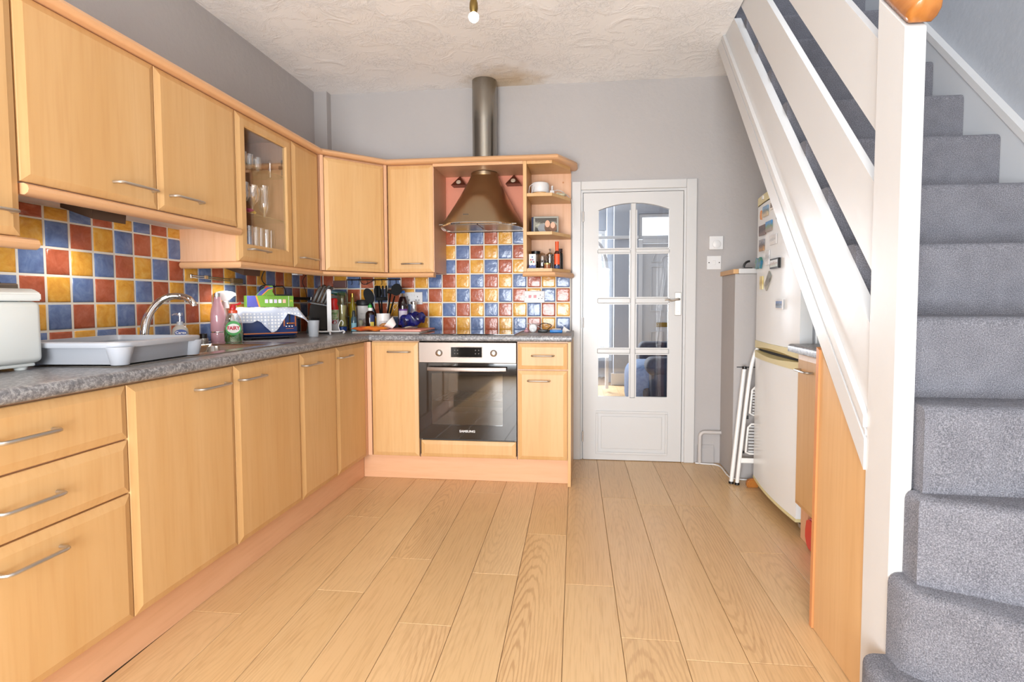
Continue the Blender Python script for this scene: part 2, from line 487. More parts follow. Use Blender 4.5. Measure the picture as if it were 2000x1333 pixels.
wall_left = struct('wall_left', bx(-.1, 0, -5.5, 0, 0, 2.75), M['wall'], 'grey painted wall above the long run of cabinets')
def wall_back_bm():
    bm = bmesh.new()
    xs = [-.1, 1.874, 2.614, RW]; zs = [0, 1.890, 4.2]
    V = {}
    def vert(x, y, z):
        k = (round(x, 4), round(y, 4), round(z, 4))
        if k not in V: V[k] = bm.verts.new((x, y, z))
        return V[k]
    solid = lambda i, j: 0 <= i < 3 and 0 <= j < 2 and not (i == 1 and j == 0)
    for i in range(3):
        for j in range(2):
            if not solid(i, j): continue
            x0, x1, z0, z1 = xs[i], xs[i+1], zs[j], zs[j+1]
            for y in (0, .12): bm.faces.new([vert(*p) for p in ((x0, y, z0), (x1, y, z0), (x1, y, z1), (x0, y, z1))])
            if not solid(i-1, j): bm.faces.new([vert(*p) for p in ((x0, 0, z0), (x0, .12, z0), (x0, .12, z1), (x0, 0, z1))])
            if not solid(i+1, j): bm.faces.new([vert(*p) for p in ((x1, 0, z0), (x1, .12, z0), (x1, .12, z1), (x1, 0, z1))])
            if not solid(i, j-1): bm.faces.new([vert(*p) for p in ((x0, 0, z0), (x1, 0, z0), (x1, .12, z0), (x0, .12, z0))])
            if not solid(i, j+1): bm.faces.new([vert(*p) for p in ((x0, 0, z1), (x1, 0, z1), (x1, .12, z1), (x0, .12, z1))])
    return bm
wall_back = struct('wall_back', wall_back_bm(), M['wall'], 'grey painted end wall holding the cooker hood and glazed door')
mk('painted_recess', bx(.94, 1.526, -.004, .0, 1.615, 2.03), M['salmon'], wall_back, label='salmon pink painted patch behind the cooker hood')
mk('grout_bed', bx(.0096, 1.822, -.0092, 0, .905, 1.625), M['grout'], wall_back)
mk('grout_bed', bx(0, .0092, -3.1, 0, .905, 1.462), M['grout'], wall_left)
wall_right = struct('wall_right', bx(RW, RW+.1, -5.5, .12, 0, 4.2), M['wall_cool'], 'cool grey wall rising beside the carpeted stairs')
def rear_bm():
    bm = bmesh.new()
    box(bm, 0, .45, -5.5, -5.4, 0, 2.75); box(bm, 2.35, RW, -5.5, -5.4, 0, 2.75); box(bm, .45, 2.35, -5.5, -5.4, 1.8, 2.75); box(bm, .45, 2.35, -5.5, -5.4, 0, .1)
    return bm
struct('wall_rear', rear_bm(), M['wall'], 'grey wall around the garden window behind the viewer')
# ceiling with the stairwell opening
def ceiling_bm():
    bm = bmesh.new()
    xs = [-.1, SX, RW]; ys = [-5.5, -2.35, -.42, 0]
    V = {}
    def vert(*p):
        k = tuple(round(c, 4) for c in p)
        if k not in V: V[k] = bm.verts.new(p)
        return V[k]
    solid = lambda i, j: 0 <= i < 2 and 0 <= j < 3 and not (i == 1 and j == 1)
    for i in range(2):
        for j in range(3):
            if not solid(i, j): continue
            x0, x1, y0, y1 = xs[i], xs[i+1], ys[j], ys[j+1]
            for z in (CE, 2.75): bm.faces.new([vert(*p) for p in ((x0, y0, z), (x1, y0, z), (x1, y1, z), (x0, y1, z))])
            for di, dj, a, b_ in ((-1, 0, (x0, y0), (x0, y1)), (1, 0, (x1, y0), (x1, y1)), (0, -1, (x0, y0), (x1, y0)), (0, 1, (x0, y1), (x1, y1))):
                if not solid(i+di, j+dj):
                    bm.faces.new([vert(a[0], a[1], CE), vert(b_[0], b_[1], CE), vert(b_[0], b_[1], 2.75), vert(a[0], a[1], 2.75)])
    return bm
ceiling = struct('ceiling', ceiling_bm(), M['ceiling'], 'cream artex ceiling with swirled plaster texture', 'ceiling')
struct('trim_1', bx(0, .095, -.063, 0, 2.012, CE), M['wall'], 'narrow boxed-in pipe column in the wall corner', 'trim')
struct('wall_landing_left', bx(SX-.1, SX, -2.45, 0, 2.75, 4.2), M['wall_cool'], 'upper grey wall enclosing the stairwell, kitchen side')
struct('wall_landing_front', bx(SX, RW, -2.45, -2.35, 2.75, 4.2), M['wall_cool'], 'upper grey wall at the foot end of the stairwell')
struct('ceiling_landing', bx(SX-.1, RW+.1, -2.45, .12, 4.2, 4.3), M['ceiling'], 'white ceiling over the upstairs landing', 'ceiling')
struct('baseboard_back', pri([(0, 0), (-.018, 0), (-.018, .10), (-.006, .125), (0, .125)], 2.69, 2.80, 'X'), M['wall'], 'short grey skirting board beside the grey pipe', 'baseboard')

# wall tiles, every one its own piece
def tile_mesh(sx_, sz, axis, mat):
    bm = bmesh.new(); t = .0085
    a, b = sx_/2, sz/2
    for rr, d in ((0, 0), (0, t*.5), (.004, t*.85), (.011, t)):
        pass
    lv = [(0, 0), (0, t*.55), (.0035, t*.9), (.010, t)]
    rings = []
    for ins, d in lv:
        q = [(-a+ins, -b+ins), (a-ins, -b+ins), (a-ins, b-ins), (-a+ins, b-ins)]
        rings.append([bm.verts.new((u, -d, v) if axis == 'Y' else (d, u, v)) for u, v in q])
    for r0, r1 in zip(rings, rings[1:]):
        for i in range(4): bm.faces.new((r0[i], r0[(i+1) % 4], r1[(i+1) % 4], r1[i]))
    bm.faces.new(rings[-1])
    bmesh.ops.recalc_face_normals(bm, faces=bm.faces[:])
    if axis == 'Y' or axis == 'X':
        ok = bm.faces[:][-1].normal
        want = Vector((0, -1, 0)) if axis == 'Y' else Vector((1, 0, 0))
        if ok.dot(want) < 0: bmesh.ops.reverse_faces(bm, faces=bm.faces[:])
    me = bpy.data.meshes.new('tile'); bm.to_mesh(me); bm.free(); me.materials.append(mat)
    me.polygons.foreach_set('use_smooth', [True]*len(me.polygons))
    return me
PB = .1015; PLZ = .1008; PLY = .0955
tb = [tile_mesh(PB-.0075, PB-.0075, 'Y', m) for m in TM]
tl = [tile_mesh(PLY-.0075, PLZ-.0075, 'X', m) for m in TM]
def put_tile(mesh, par, pos, sc3):
    o = link(bpy.data.objects.new('tile', mesh)); o.parent = par
    o.location = Vector(pos)-WP[par.name]; o.scale = sc3
for r in range(7):
    z1 = 1.614-PB*r; z0 = z1-PB
    for c in range(-9, 9):
        x0 = .907+PB*c; x1 = min(x0+PB, 1.8215)
        if r < 3 and not (0 <= c <= 5): continue
        if x0 < .013: x0 = .013
        zt = z1
        j = lambda: random.uniform(-.0006, .0006)
        put_tile(tb[(c+r) % 3], wall_back, ((x0+x1)/2+j(), -.004+j(), (z0+zt)/2), ((x1-x0)/PB, 1, (zt-z0)/PB))
for r in range(1, 7):
    z1 = 1.614-PLZ*r-.002; z0 = z1-PLZ
    for c in range(-10, 22):
        y0 = -2.044+PLY*c; y1 = y0+PLY
        if r < 3 and y0 > -1.40: continue
        if y1 > -.0135: y1 = -.0135
        if y1-y0 < .02: continue
        zt = min(z1, 1.458); zb = max(z0, .909)
        if zt-zb < .02: continue
        put_tile(tl[(c+r) % 3], wall_left, (.004, (y0+y1)/2, (zb+zt)/2), (1, (y1-y0)/PLY, (zt-zb)/PLZ))

# ------------------------------------------------------------------ glazed door and its frame
Wp = M['white_gloss']
arch_t = thing('trim_2', 'white painted architrave around the glazed door', 'trim', (2.245, -.01, 0), kind='structure')
mk('jamb', bx(1.876, 1.905, -.004, .12, 0, 1.862, bev=.002), Wp, arch_t)
mk('jamb', bx(2.585, 2.612, -.004, .12, 0, 1.862, bev=.002), Wp, arch_t)
mk('head', bx(1.876, 2.612, -.004, .12, 1.860, 1.888, bev=.002), Wp, arch_t)
mk('door_stop', bx(1.9055, 1.930, .028, .060, 0, 1.859), Wp, arch_t); mk('door_stop', bx(2.560, 2.5845, .028, .060, 0, 1.859), Wp, arch_t); mk('door_stop', bx(1.9305, 2.5595, .028, .060, 1.835, 1.859), Wp, arch_t)
mk('casing', bx(1.830, 1.892, -.022, .0, 0, 1.935, bev=.005), Wp, arch_t)
mk('casing', bx(2.600, 2.668, -.022, .0, 0, 1.935, bev=.005), Wp, arch_t)
mk('casing_head', bx(1.8925, 2.5995, -.022, .0, 1.876, 1.935, bev=.005), Wp, arch_t)
door = thing('door_1', 'white glazed door with eight panes and arched top lights', 'door', (2.245, .01, .004), kind='structure')
DL, DR, DT = 1.910, 2.580, 1.855
cols = [(2.006, 2.232), (2.266, 2.493)]
rows = [(1.47, None), (1.134, 1.444), (.784, 1.098), (.442, .751)]
def archz(x): return 1.733+.050*(1-((x-2.25)/.247)**2)
F0, F1 = -.012, .026      # leaf thickness
def door_leaf():
    bm = bmesh.new()
    box(bm, DL, cols[0][0], F0, F1, .004, DT); box(bm, cols[1][1], DR, F0, F1, .004, DT)
    box(bm, cols[0][0], cols[1][1], F0, F1, .004, .442)
    poly = [(cols[0][0], DT), (cols[0][0], archz(cols[0][0]))]+[(cols[0][0]+(cols[1][1]-cols[0][0])*i/16, archz(cols[0][0]+(cols[1][1]-cols[0][0])*i/16)) for i in range(1, 17)]+[(cols[1][1], DT)]
    prism(bm, poly, F0, F1, 'Y')
    bmesh.ops.remove_doubles(bm, verts=bm.verts[:], dist=1e-5)
    return bm
mk('leaf', door_leaf(), Wp, door)
mk('glazing_bar', bx(2.232, 2.266, -.008, .022, .442, 1.782, bev=.006), Wp, door)
for za, zb in ((.751, .784), (1.098, 1.134), (1.444, 1.47)):
    for c in cols: mk('glazing_bar', bx(c[0], c[1], -.008, .022, za, zb, bev=.006), Wp, door)
for ci, c in enumerate(cols):
    for ri, (z0, z1) in enumerate(rows):
        if z1 is None:
            poly = [(c[0], z0), (c[1], z0)]+[(c[1]+(c[0]-c[1])*i/10, archz(c[1]+(c[0]-c[1])*i/10)) for i in range(11)]
            mk('pane', pri(poly, .006, .010, 'Y'), M['pane'], door)
        else:
            mk('pane', bx(c[0], c[1], .006, .010, z0, z1), M['pane'], door)
        # beading around each pane
        zt = z1 if z1 else 1.735
        bm = bmesh.new()
        b_ = .008
        box(bm, c[0], c[0]+b_, -.010, .006, z0, zt); box(bm, c[1]-b_, c[1], -.010, .006, z0, zt); box(bm, c[0]+b_, c[1]-b_, -.010, .006, z0, z0+b_)
        if z1: box(bm, c[0]+b_, c[1]-b_, -.010, .006, zt-b_, zt)
        mk('bead', bm, Wp, door)
pb = bmesh.new()
def ringframe(bm, x0, x1, z0, z1, y0, y1, wd):
    for a in ((x0, x1, z0, z0+wd), (x0, x1, z1-wd, z1), (x0, x0+wd, z0+wd, z1-wd), (x1-wd, x1, z0+wd, z1-wd)):
        box(bm, a[0], a[1], y0, y1, a[2], a[3], bev=.003)
ringframe(pb, 1.998, 2.488, .045, .35, -.021, -.0121, .016)
lp = mk('panel_moulding', pb, Wp, door)
mk('lower_panel', bx(2.035, 2.45, -.018, -.0121, .085, .312, bev=.005), Wp, door)
hp = mk('handle_plate', bx(2.529, 2.572, -.020, -.0121, 1.015, 1.172, bev=.003), M['nickel'], door)
hb = bmesh.new()
tube(hb, smooth_path([(2.552, -.0205, 1.125), (2.552, -.055, 1.125), (2.535, -.06, 1.124), (2.50, -.06, 1.116), (2.475, -.06, 1.124), (2.458, -.058, 1.119)], 4), [.008]*8+[.007]*8+[.0055]*5, seg=8)
mk('lever', hb, M['nickel'], hp, smooth=True)
mk('keyhole', lat([(0, 0), (.004, 0), (.004, .002), (0, .002)], ax='Y', c=(2.552, -.0225, 1.04), seg=10), M['white'], hp)
for z in (.13, .93, 1.66):
    bm = bmesh.new(); lathe(bm, [(0, 0), (.006, 0), (.006, .07), (0, .07)], seg=10, c=(1.9075, -.016, z))
    mk('hinge', bm, M['nickel'], door, smooth=True)
# ------------------------------------------------------------------ front room seen through the panes
FRY = 3.45
def fr_wall():
    bm = bmesh.new()
    box(bm, 2.285, 2.60, FRY, FRY+.25, 0, 2.6); box(bm, 2.60, RW, FRY, FRY+.25, 2.26, 2.6); box(bm, .4, 2.285, FRY+.75, FRY+.85, 0, .75); box(bm, .4, 2.285, FRY+.75, FRY+.85, 2.15, 2.6)
    box(bm, 2.20, 2.285, FRY+.25, FRY+.75, 0, 2.6)
    return bm
struct('wall_front', fr_wall(), M['wall_cool'], 'grey front room wall seen through the door panes')
struct('wall_front_left', bx(.3, .4, .12, 4.3, 0, 2.6), M['wall_cool'], 'front room wall to the left beyond the glazed door')
struct('wall_front_right', bx(RW, RW+.1, .12, FRY+.25, 0, 2.6), M['wall_cool'], 'front room wall behind the navy sofa')
struct('ceiling_front', bx(.3, RW+.1, .12, 4.35, 2.6, 2.7), M['white_gloss'], 'white ceiling of the front room', 'ceiling')
struct('baseboard_front', bx(2.25, 2.60, FRY-.022, FRY, 0, .16, bev=.004), M['white_gloss'], 'tall white skirting board in the front room', 'baseboard')
struct('trim_3', bx(1.0, 2.60, FRY-.03, FRY, 1.93, 1.975, bev=.008), M['white_gloss'], 'pale picture rail across the front room wall', 'trim')
fd = thing('door_2', 'white panelled front door with brass letterbox seen through the panes', 'door', (2.98, FRY+.06, 0), kind='structure')
mk('leaf', bx(2.66, 3.40, FRY+.04, FRY+.085, .01, 1.87), M['white_gloss'], fd)
mk('jamb', bx(2.601, 2.655, FRY-.01, FRY+.10, 0, 1.92, bev=.004), M['white_gloss'], fd)
mk('transom', bx(2.656, 3.42, FRY-.01, FRY+.10, 1.875, 1.93, bev=.004), M['white_gloss'], fd)
for x0, x1, z0, z1 in ((2.76, 2.93, .98, 1.58), (2.76, 2.93, .25, .72), (3.05, 3.22, .98, 1.58), (3.05, 3.22, .25, .72)):
    bm = bmesh.new(); ringframe(bm, x0, x1, z0, z1, FRY+.027, FRY+.0395, .018)
    mk('panel_moulding', bm, M['white_gloss'], fd)
bm = bmesh.new(); tube(bm, [(2.765, FRY+.034, 1.63), (2.90, FRY+.034, 1.63)]+[(2.98-.085*math.cos(a), FRY+.034, 1.63+.085*math.sin(a)) for a in [PI*i/10 for i in range(1, 10)]]+[(3.08, FRY+.034, 1.63), (3.21, FRY+.034, 1.63)], .009, seg=6)
tube(bm, [(2.99-.2*math.cos(a), FRY+.034, 1.63+.2*math.sin(a)) for a in [PI*i/12 for i in range(0, 13)]], .009, seg=6)
mk('arch_moulding', bm, M['white_gloss'], fd, smooth=True)
mk('letterbox', bx(2.84, 3.12, FRY+.026, FRY+.0395, .775, .835, bev=.004), M['brass'], fd)
fl = thing('window_1', 'bright fanlight window above the front door', 'window', (3.0, FRY+.05, 1.93), kind='structure')
bm = bmesh.new(); ringframe(bm, 2.602, 3.42, 1.931, 2.258, FRY+.02, FRY+.07, .045)
mk('frame', bm, M['white_gloss'], fl)
mk('pane', bx(2.648, 3.374, FRY+.04, FRY+.045, 1.978, 2.212), M['pane'], fl)
bw = thing('window_2', 'front room bay window covered by white slatted blinds', 'window', (1.3, FRY+.80, .75), kind='structure')
bm = bmesh.new(); ringframe(bm, .42, 2.19, .752, 2.148, FRY+.76, FRY+.84, .06)
mk('frame', bm, M['white_gloss'], bw)
sl = bx(.50, 2.14, FRY+.735, FRY+.757, 0, .004)
slm = bpy.data.meshes.new('blind_slat'); bmesh.ops.rotate(sl, verts=sl.verts[:], cent=(1.3, FRY+.746, 0), matrix=Matrix.Rotation(.7, 3, 'X')); sl.transform(Matrix.Translation(-WP[bw.name])); sl.to_mesh(slm); sl.free(); slm.materials.append(M['paper'])
for i in range(34):
    o = link(bpy.data.objects.new('blind_slat', slm)); o.parent = bw; o.location = (0, 0, .80+.039*i)
# white arched stand frame near the bay
bm = bmesh.new(); tube(bm, smooth_path([(1.98, 2.9, 1.86), (2.05, 2.9, 1.84), (2.12, 2.9, 1.74), (2.165, 2.9, 1.55), (2.175, 2.9, 1.2), (2.175, 2.9, .04)], 5), .022, seg=8)
tube(bm, smooth_path([(1.98, 2.9, 1.86), (1.8, 2.9, 1.80), (1.72, 2.9, 1.55), (1.70, 2.9, .04)], 5), .022, seg=8)
mk('mirror_frame', bm, M['white'], label='white arched floor-standing frame in the front room', cat='frame', smooth=True)
curt = plain('sheer_curtain', 'DDE1E8', .8)
bm = bmesh.new()
prev = None
for i in range(25):
    x = 2.00+.012*i; y = FRY+.40+.018*math.sin(i*1.9)
    a = bm.verts.new((x, y, .35)); b = bm.verts.new((x, y, 2.2)); a2 = bm.verts.new((x, y+.004, .35)); b2 = bm.verts.new((x, y+.004, 2.2))
    if prev:
        for q in ((prev[0], a, b, prev[1]), (prev[2], prev[3], b2, a2), (prev[1], b, b2, prev[3]), (prev[0], prev[2], a2, a)): bm.faces.new(q)
    else: bm.faces.new((a, b, b2, a2))
    prev = (a, b, a2, b2)
bm.faces.new((prev[0], prev[1], prev[3], prev[2]))
if False: mk('curtain', bm, curt, label='pale curtain hanging in the bay', cat='curtain', smooth=True)
else: bm.free()
navy = plain('navy_fabric', '2A2F40', .85, bumps=(90, .4, .004)); denim = plain('denim_fabric', '5B7399', .9, bumps=(120, .6, .004), var=(40, '6F88AC'))
sofa = thing('sofa', 'dark navy fabric sofa beyond the glazed door', 'sofa', (2.85, 1.2, 0))
mk('base', bx(2.42, 3.3, .78, 1.75, .001, .36, bev=.03), navy, sofa, smooth=True)
bm = bmesh.new(); box(bm, 2.46, 3.3, .68, .92, .05, .56, bev=.06, seg=4); mk('arm', bm, navy, sofa, smooth=True)
bm = bmesh.new(); box(bm, 2.42, 3.3, .66, .95, .50, .645, bev=.065, seg=4); mk('arm_pad', bm, navy, sofa, smooth=True)
bm = bmesh.new(); box(bm, 2.30, 2.98, .96, 1.70, .10, .55, bev=.13, seg=5); mk('seat_cushion', bm, denim, sofa, smooth=True)
bm = bmesh.new(); box(bm, 2.46, 3.3, 1.72, 1.98, .05, .70, bev=.06, seg=4); mk('arm', bm, navy, sofa, smooth=True)
bm = bmesh.new(); box(bm, 3.0, 3.36, .93, 1.74, .3, 1.0, bev=.08, seg=4); mk('backrest', bm, navy, sofa, smooth=True)

# ------------------------------------------------------------------ staircase
RISE = .2135
stair = thing('staircase', 'grey carpeted staircase with white raked boards and newel post', 'staircase', (3.07, -1.6, 0))
L_ = SX+.036; R_ = RW-.031
def nose(k):
    if k >= 5:
        y = -1.65-.2*(8-k); return ((L_, y), (R_, y))
    return {4: ((2.700, -2.405), (R_, -2.415)), 3: ((2.690, -2.455), (R_, -2.72)), 2: ((2.672, -2.475), (R_, -3.02)), 1: ((2.60, -2.44), (3.12, -3.25))}[k]
def step_bm(k):
    (a, b), (c, d) = nose(k), nose(k+1)
    bm = bmesh.new()
    z1 = RISE*k; z0 = z1-RISE-.012 if k >= 5 else .003
    if k < 5:
        pol = [a, b] + ([(R_, -2.36)] if k < 4 else [(R_, -2.24)])
        xl = 2.757
        pol += [(xl, -2.24)] if k == 4 else [(xl, -2.36)]
        if k == 4: pol = [(2.752, -2.385), (R_, -2.41), (R_, -2.24), (2.752, -2.24)]
        if k == 1: pol = [(2.625, -2.40), (2.630, -2.46), (2.66, -2.52), (2.76, -2.63), (3.12, -3.05), (R_, -3.3), (R_, -2.357), (2.640, -2.357)]
        elif k == 3: pol = [(2.728, -2.415), (R_, -2.70), (R_, -2.357), (2.728, -2.357)]
        elif k == 2: pol = [(2.694, -2.415), (2.72, -2.445), (R_, -3.0), (R_, -2.357), (2.694, -2.357)]
    else:
        pol = [a, b, (R_, d[1]+.02), (L_, c[1]+.02)]
        if k == 13: pol = [a, b, (R_, -.423), (L_, -.423)]; z0 = 2.617
    A, B = prism(bm, pol, z0, z1, 'Z')
    top_front = []
    n = len(pol)
    for e in bm.edges:
        v0, v1 = e.verts
        if abs(v0.co.z-z1) < 1e-6 and abs(v1.co.z-z1) < 1e-6:
            my = (v0.co.y+v1.co.y)/2
            ymin = min(p[1] for p in pol)
            nn = (v1.co-v0.co)
            if (abs(nn.x) > .02 or k < 4 and v0.co.x < 2.74 and v1.co.x < 2.74) and not (abs(v0.co.y-max(p[1] for p in pol)) < 1e-4 and abs(v1.co.y-max(p[1] for p in pol)) < 1e-4): top_front.append(e)
    bmesh.ops.bevel(bm, geom=top_front, offset=.024, segments=4, profile=.5, affect='EDGES', clamp_overlap=True)
    return bm
for k in range(1, 14):
    mk('carpeted_step', step_bm(k), M['carpet'], stair, smooth=True, ang=50)
def raked(ylo, yhi, flo, fhi, x0, x1):
    """board between two raked lines z = f(y), cut plumb at the ends and at z 2.745"""
    ys = [ylo+(yhi-ylo)*i/12 for i in range(13)]
    lo = [(y, flo(y)) for y in ys if flo(y) < 2.745]; hi = [(y, min(fhi(y), 2.745)) for y in ys if flo(y) < 2.745]
    return pri(lo+hi[::-1], x0, x1, 'X')
slo = lambda y: .632+1.088*(y+2.239)
shi = lambda y: 1.047+1.060*(y+2.214)
mk('string', pri([(-2.225, slo(-2.225)), (-.427, 2.6045), (-.747, 2.6045), (-2.225, shi(-2.225))], SX, SX+.035, 'X'), M['white_gloss'], stair)
mk('string_fascia', pri([(-2.225, slo(-2.225)+.0), (-.43, 2.600), (-.515, 2.6045), (-2.225, slo(-2.225)+.085)], SX-.012, SX-.0005, 'X'), M['white_gloss'], stair)
for o1, o2, dx in ((.095, .108, .010), (.118, .150, .016)):
    mk('string_bead', pri([(-2.225, slo(-2.225)+o1), (-.43-o1*.92, 2.6045), (-.43-o2*.92, 2.6045), (-2.225, slo(-2.225)+o2)], SX-dx, SX-.0005, 'X'), M['white_gloss'], stair)
mk('raked_board', raked(-2.225, -.55, lambda y: 1.198+1.052*(y+2.2), lambda y: 1.436+1.052*(y+2.2), SX+.004, SX+.028), M['white_gloss'], stair)
mk('raked_board', raked(-2.225, -.9, lambda y: 1.570+1.052*(y+2.2), lambda y: 1.812+1.04*(y+2.2), SX+.006, SX+.026), M['white_gloss'], stair)
bm = bx(SX-.006, 2.747, -2.352, -2.222, 0, 1.70, bev=.004)
for v in bm.verts:
    if v.co.z > 1: v.co.z += 1.05*(v.co.y+2.287)+.138
mk('newel_post', bm, M['white_gloss'], stair)
# oak handrail
hr = bmesh.new()
prof = [(-.034, -.020), (-.036, .0), (-.030, .018), (-.016, .028), (.016, .028), (.030, .018), (.036, .0), (.034, -.020), (.026, -.034), (-.026, -.034)]
dirv = Vector((0, 1, 1.055)).normalized(); nrm = Vector((0, -1.055, 1)).normalized()
rings = []
for t in (0, .006, .02, .3, .8, 1.4):
    s_ = .8 if t == 0 else (.95 if t == .006 else 1)
    cc = Vector((2.727, -2.385, 1.792))+dirv*t
    rings.append([hr.verts.new(cc+Vector((px*s_, 0, 0))+nrm*(pz*s_)) for px, pz in prof])
for a, b in zip(rings, rings[1:]):
    for i in range(len(prof)): hr.faces.new((a[i], a[(i+1) % len(prof)], b[(i+1) % len(prof)], b[i]))
hr.faces.new(rings[0]); hr.faces.new(rings[-1])
oak = wood('varnished_oak', 'A8682E', 'B87A3C', '8A4E1E', axis='Y', rough=.25)
mk('handrail', hr, oak, stair, smooth=True, ang=75, label='varnished oak handrail')
wsf = lambda y: 1.649+1.082*(y+1.75)
ws = bmesh.new(); prism(ws, [(-2.9, wsf(-2.9)-.42), (-.45, 2.62), (-.45, 3.05), (-2.9, wsf(-2.9))], RW-.03, RW-.0005, 'X')
ws_mat = plain('pale_grey_string', 'C3C6CA', .4)
mk('wall_string', ws, ws_mat, stair)
mk('wall_string_edge', pri([(-2.9, wsf(-2.9)+.0), (-.45, wsf(-.45)), (-.45, wsf(-.45)+.035), (-2.9, wsf(-2.9)+.035)], RW-.034, RW-.0005, 'X'), M['white_gloss'], stair)
mk('soffit', pri([(-2.2, .81), (-.52, 2.6035), (-.421, 2.6035), (-.421, 2.615), (-.526, 2.615), (-2.2, .825)], SX+.036, RW-.001, 'X'), M['wall'], stair)
mk('spandrel_panel', pri([(-2.222, .002), (-1.906, .002), (-1.914, .947), (-2.222, .641)], SX-.002, SX+.018, 'X'), M['spandrel'], stair, label='beech panel under the stair string')
mk('spandrel_lipping', pri([(-1.905, .002), (-1.885, .002), (-1.893, .957), (-1.913, .949)], SX-.008, SX+.022, 'X'), M['pine'], stair, label='orange pine lipping strip')

# ------------------------------------------------------------------ fitted kitchen
FL = frame((0, 0, 0), (0, 1, 0), (1, 0, 0))     # local (y, x, z)
FB = frame((0, 0, 0), (1, 0, 0), (0, -1, 0))    # local (x, -y, z)
FR = frame((0, 0, 0), (0, 1, 0), (-1, 0, 0))    # local (y, -x, z)
def slab(u0, u1, n1, v0, v1, t=.020, ch=.024, dep=.007):
    """slab door with a wide shallow chamfer all round"""
    bm = bmesh.new()
    def ring(i, n): return [bm.verts.new(p) for p in ((u0+i, n, v0+i), (u1-i, n, v0+i), (u1-i, n, v1-i), (u0+i, n, v1-i))]
    rs = [ring(0, n1-t), ring(0, n1-dep-.002), ring(.002, n1-dep), ring(ch, n1)]
    for a, b in zip(rs, rs[1:]):
        for i in range(4): bm.faces.new((a[i], a[(i+1) % 4], b[(i+1) % 4], b[i]))
    bm.faces.new(rs[0]); bm.faces.new(rs[-1])
    return bm
def handle_bm(u0, u1, n, v, r=.0052, out=.032):
    bm = bmesh.new()
    tube(bm, [(u0, n, v), (u0, n+out*.6, v), (u0+.004, n+out*.88, v), (u0+.014, n+out, v), (u1-.014, n+out, v), (u1-.004, n+out*.88, v), (u1, n+out*.6, v), (u1, n, v)], r, seg=8)
    return bm
def put(name, bm, F, mat, parent, **k):
    bm.transform(F); return mk(name, bm, mat, parent, **k)
def front(kind, par, F, u0, u1, n1, v0, v1, hu=None, hv=None, mat='beech', g=.0016):
    d = put(kind, slab(u0+g, u1-g, n1, v0+g, v1-g), F, M[mat], par)
    if hu: put('handle', handle_bm(hu[0], hu[1], n1-.0005, hv), F, M['nickel'], d, smooth=True)
    return d
def unit(name, label, cat, F, u0, u1, n0, n1, v0, v1, group=None, carc='beech_pink', body=True):
    o = F @ Vector(((u0+u1)/2, (n0+n1)/2, v0))
    t = thing(name, label, cat, tuple(o), group)
    if body: put('carcass', bx(u0+.0006, u1-.0006, n0, n1, v0, v1), F, M[carc], t)
    return t
GB = 'base units of the fitted kitchen'; GW = 'wall units of the fitted kitchen'
LF = .585; LB = .564
J = [-2.330, -1.842, -1.360, -.989, -.606]
t = unit('drawer_cabinet', 'beech base cabinet with three wide drawers under the bread maker', 'cabinet', FL, -2.93, J[0], .02, LB, .15, .871, GB)
front('drawer', t, FL, -2.93, J[0], LF, .704, .866, (-2.705, -2.560), .788)
front('drawer', t, FL, -2.93, J[0], LF, .541, .702, (-2.710, -2.556), .624)
front('drawer', t, FL, -2.93, J[0], LF, .155, .539, (-2.708, -2.554), .479)
for y0, y1, hu, lab in ((J[0], J[1], (-2.058, -1.900), 'wide beech base cabinet next to the three drawers, under the dish rack'),
                        (J[1], J[2], (-1.820, -1.672), 'beech base cabinet under the sink bowl, handle on its near side'),
                        (J[2], J[3], (-1.352, -1.200), 'narrow beech base cabinet third from the drawers, under the toaster'),
                        (J[3], J[4], (-.985, -.835), 'narrowest beech base cabinet tucked into the inner corner')):
    snk = 'sink bowl' in lab
    t = unit('base_cabinet', lab, 'cabinet', FL, y0, y1, .02, LB, .15, .74 if snk else .871, GB)
    if snk: put('top_rail', bx(y0+.001, y1-.001, .53, LB, .741, .871), FL, M['beech_pink'], t)
    front('door', t, FL, y0, y1, LF, .155, .866, hu, .806)
t = thing('corner_post', 'pink beech corner filler post between the two cabinet runs', 'filler', (.60, -.59, .15))
mk('filler', bx(.565, .578, -.604, -.566, .155, .866, bev=.002), M['beech_pink'], t)
mk('filler', bx(.579, .606, -.580, -.566, .155, .866, bev=.002), M['beech_pink'], t)
BF = .587; BB = .566
t = unit('base_cabinet', 'single door beech base cabinet left of the oven', 'cabinet', FB, .61, .910, .02, BB, .15, .871, GB)
front('door', t, FB, .61, .910, BF, .155, .866, (.722, .861), .806)
t = unit('base_cabinet', 'beech base cabinet right of the oven with one drawer above a door', 'cabinet', FB, 1.519, 1.8235, .02, BB, .15, .871, GB)
front('drawer', t, FB, 1.523, 1.823, BF, .704, .864, (1.610, 1.740), .789)
front('door', t, FB, 1.523, 1.823, BF, .155, .699, (1.586, 1.716), .639)
mk('end_panel', bx(1.8245, 1.8425, -.592, -.02, .001, .871), M['beech'], label='upright beech end panel closing the oven run by the door', cat='panel')
t = unit('oven_housing', 'beech oven housing with a blank lower front panel', 'cabinet', FB, .912, 1.5175, .02, .05, .15, .871, GB)
mk('side', bx(.911, .9135, -BB, -.05, .15, .871), M['gap'], t); mk('side', bx(1.5160, 1.5185, -BB, -.05, .15, .871), M['gap'], t)
mk('bottom', bx(.914, 1.5155, -BB, -.05, .15, .168), M['beech_pink'], t)
front('drawer', t, FB, .919, 1.513, BF, .155, .262)
mk('plinth', bx(.515, .530, -2.93, -.53, .001, .149), M['beech_plinth'], label='long pink beech plinth along the sink run', cat='plinth')
mk('plinth', bx(.531, 1.8235, -.530, -.515, .001, .149), M['beech_plinth'], label='pink beech plinth below the oven', cat='plinth')

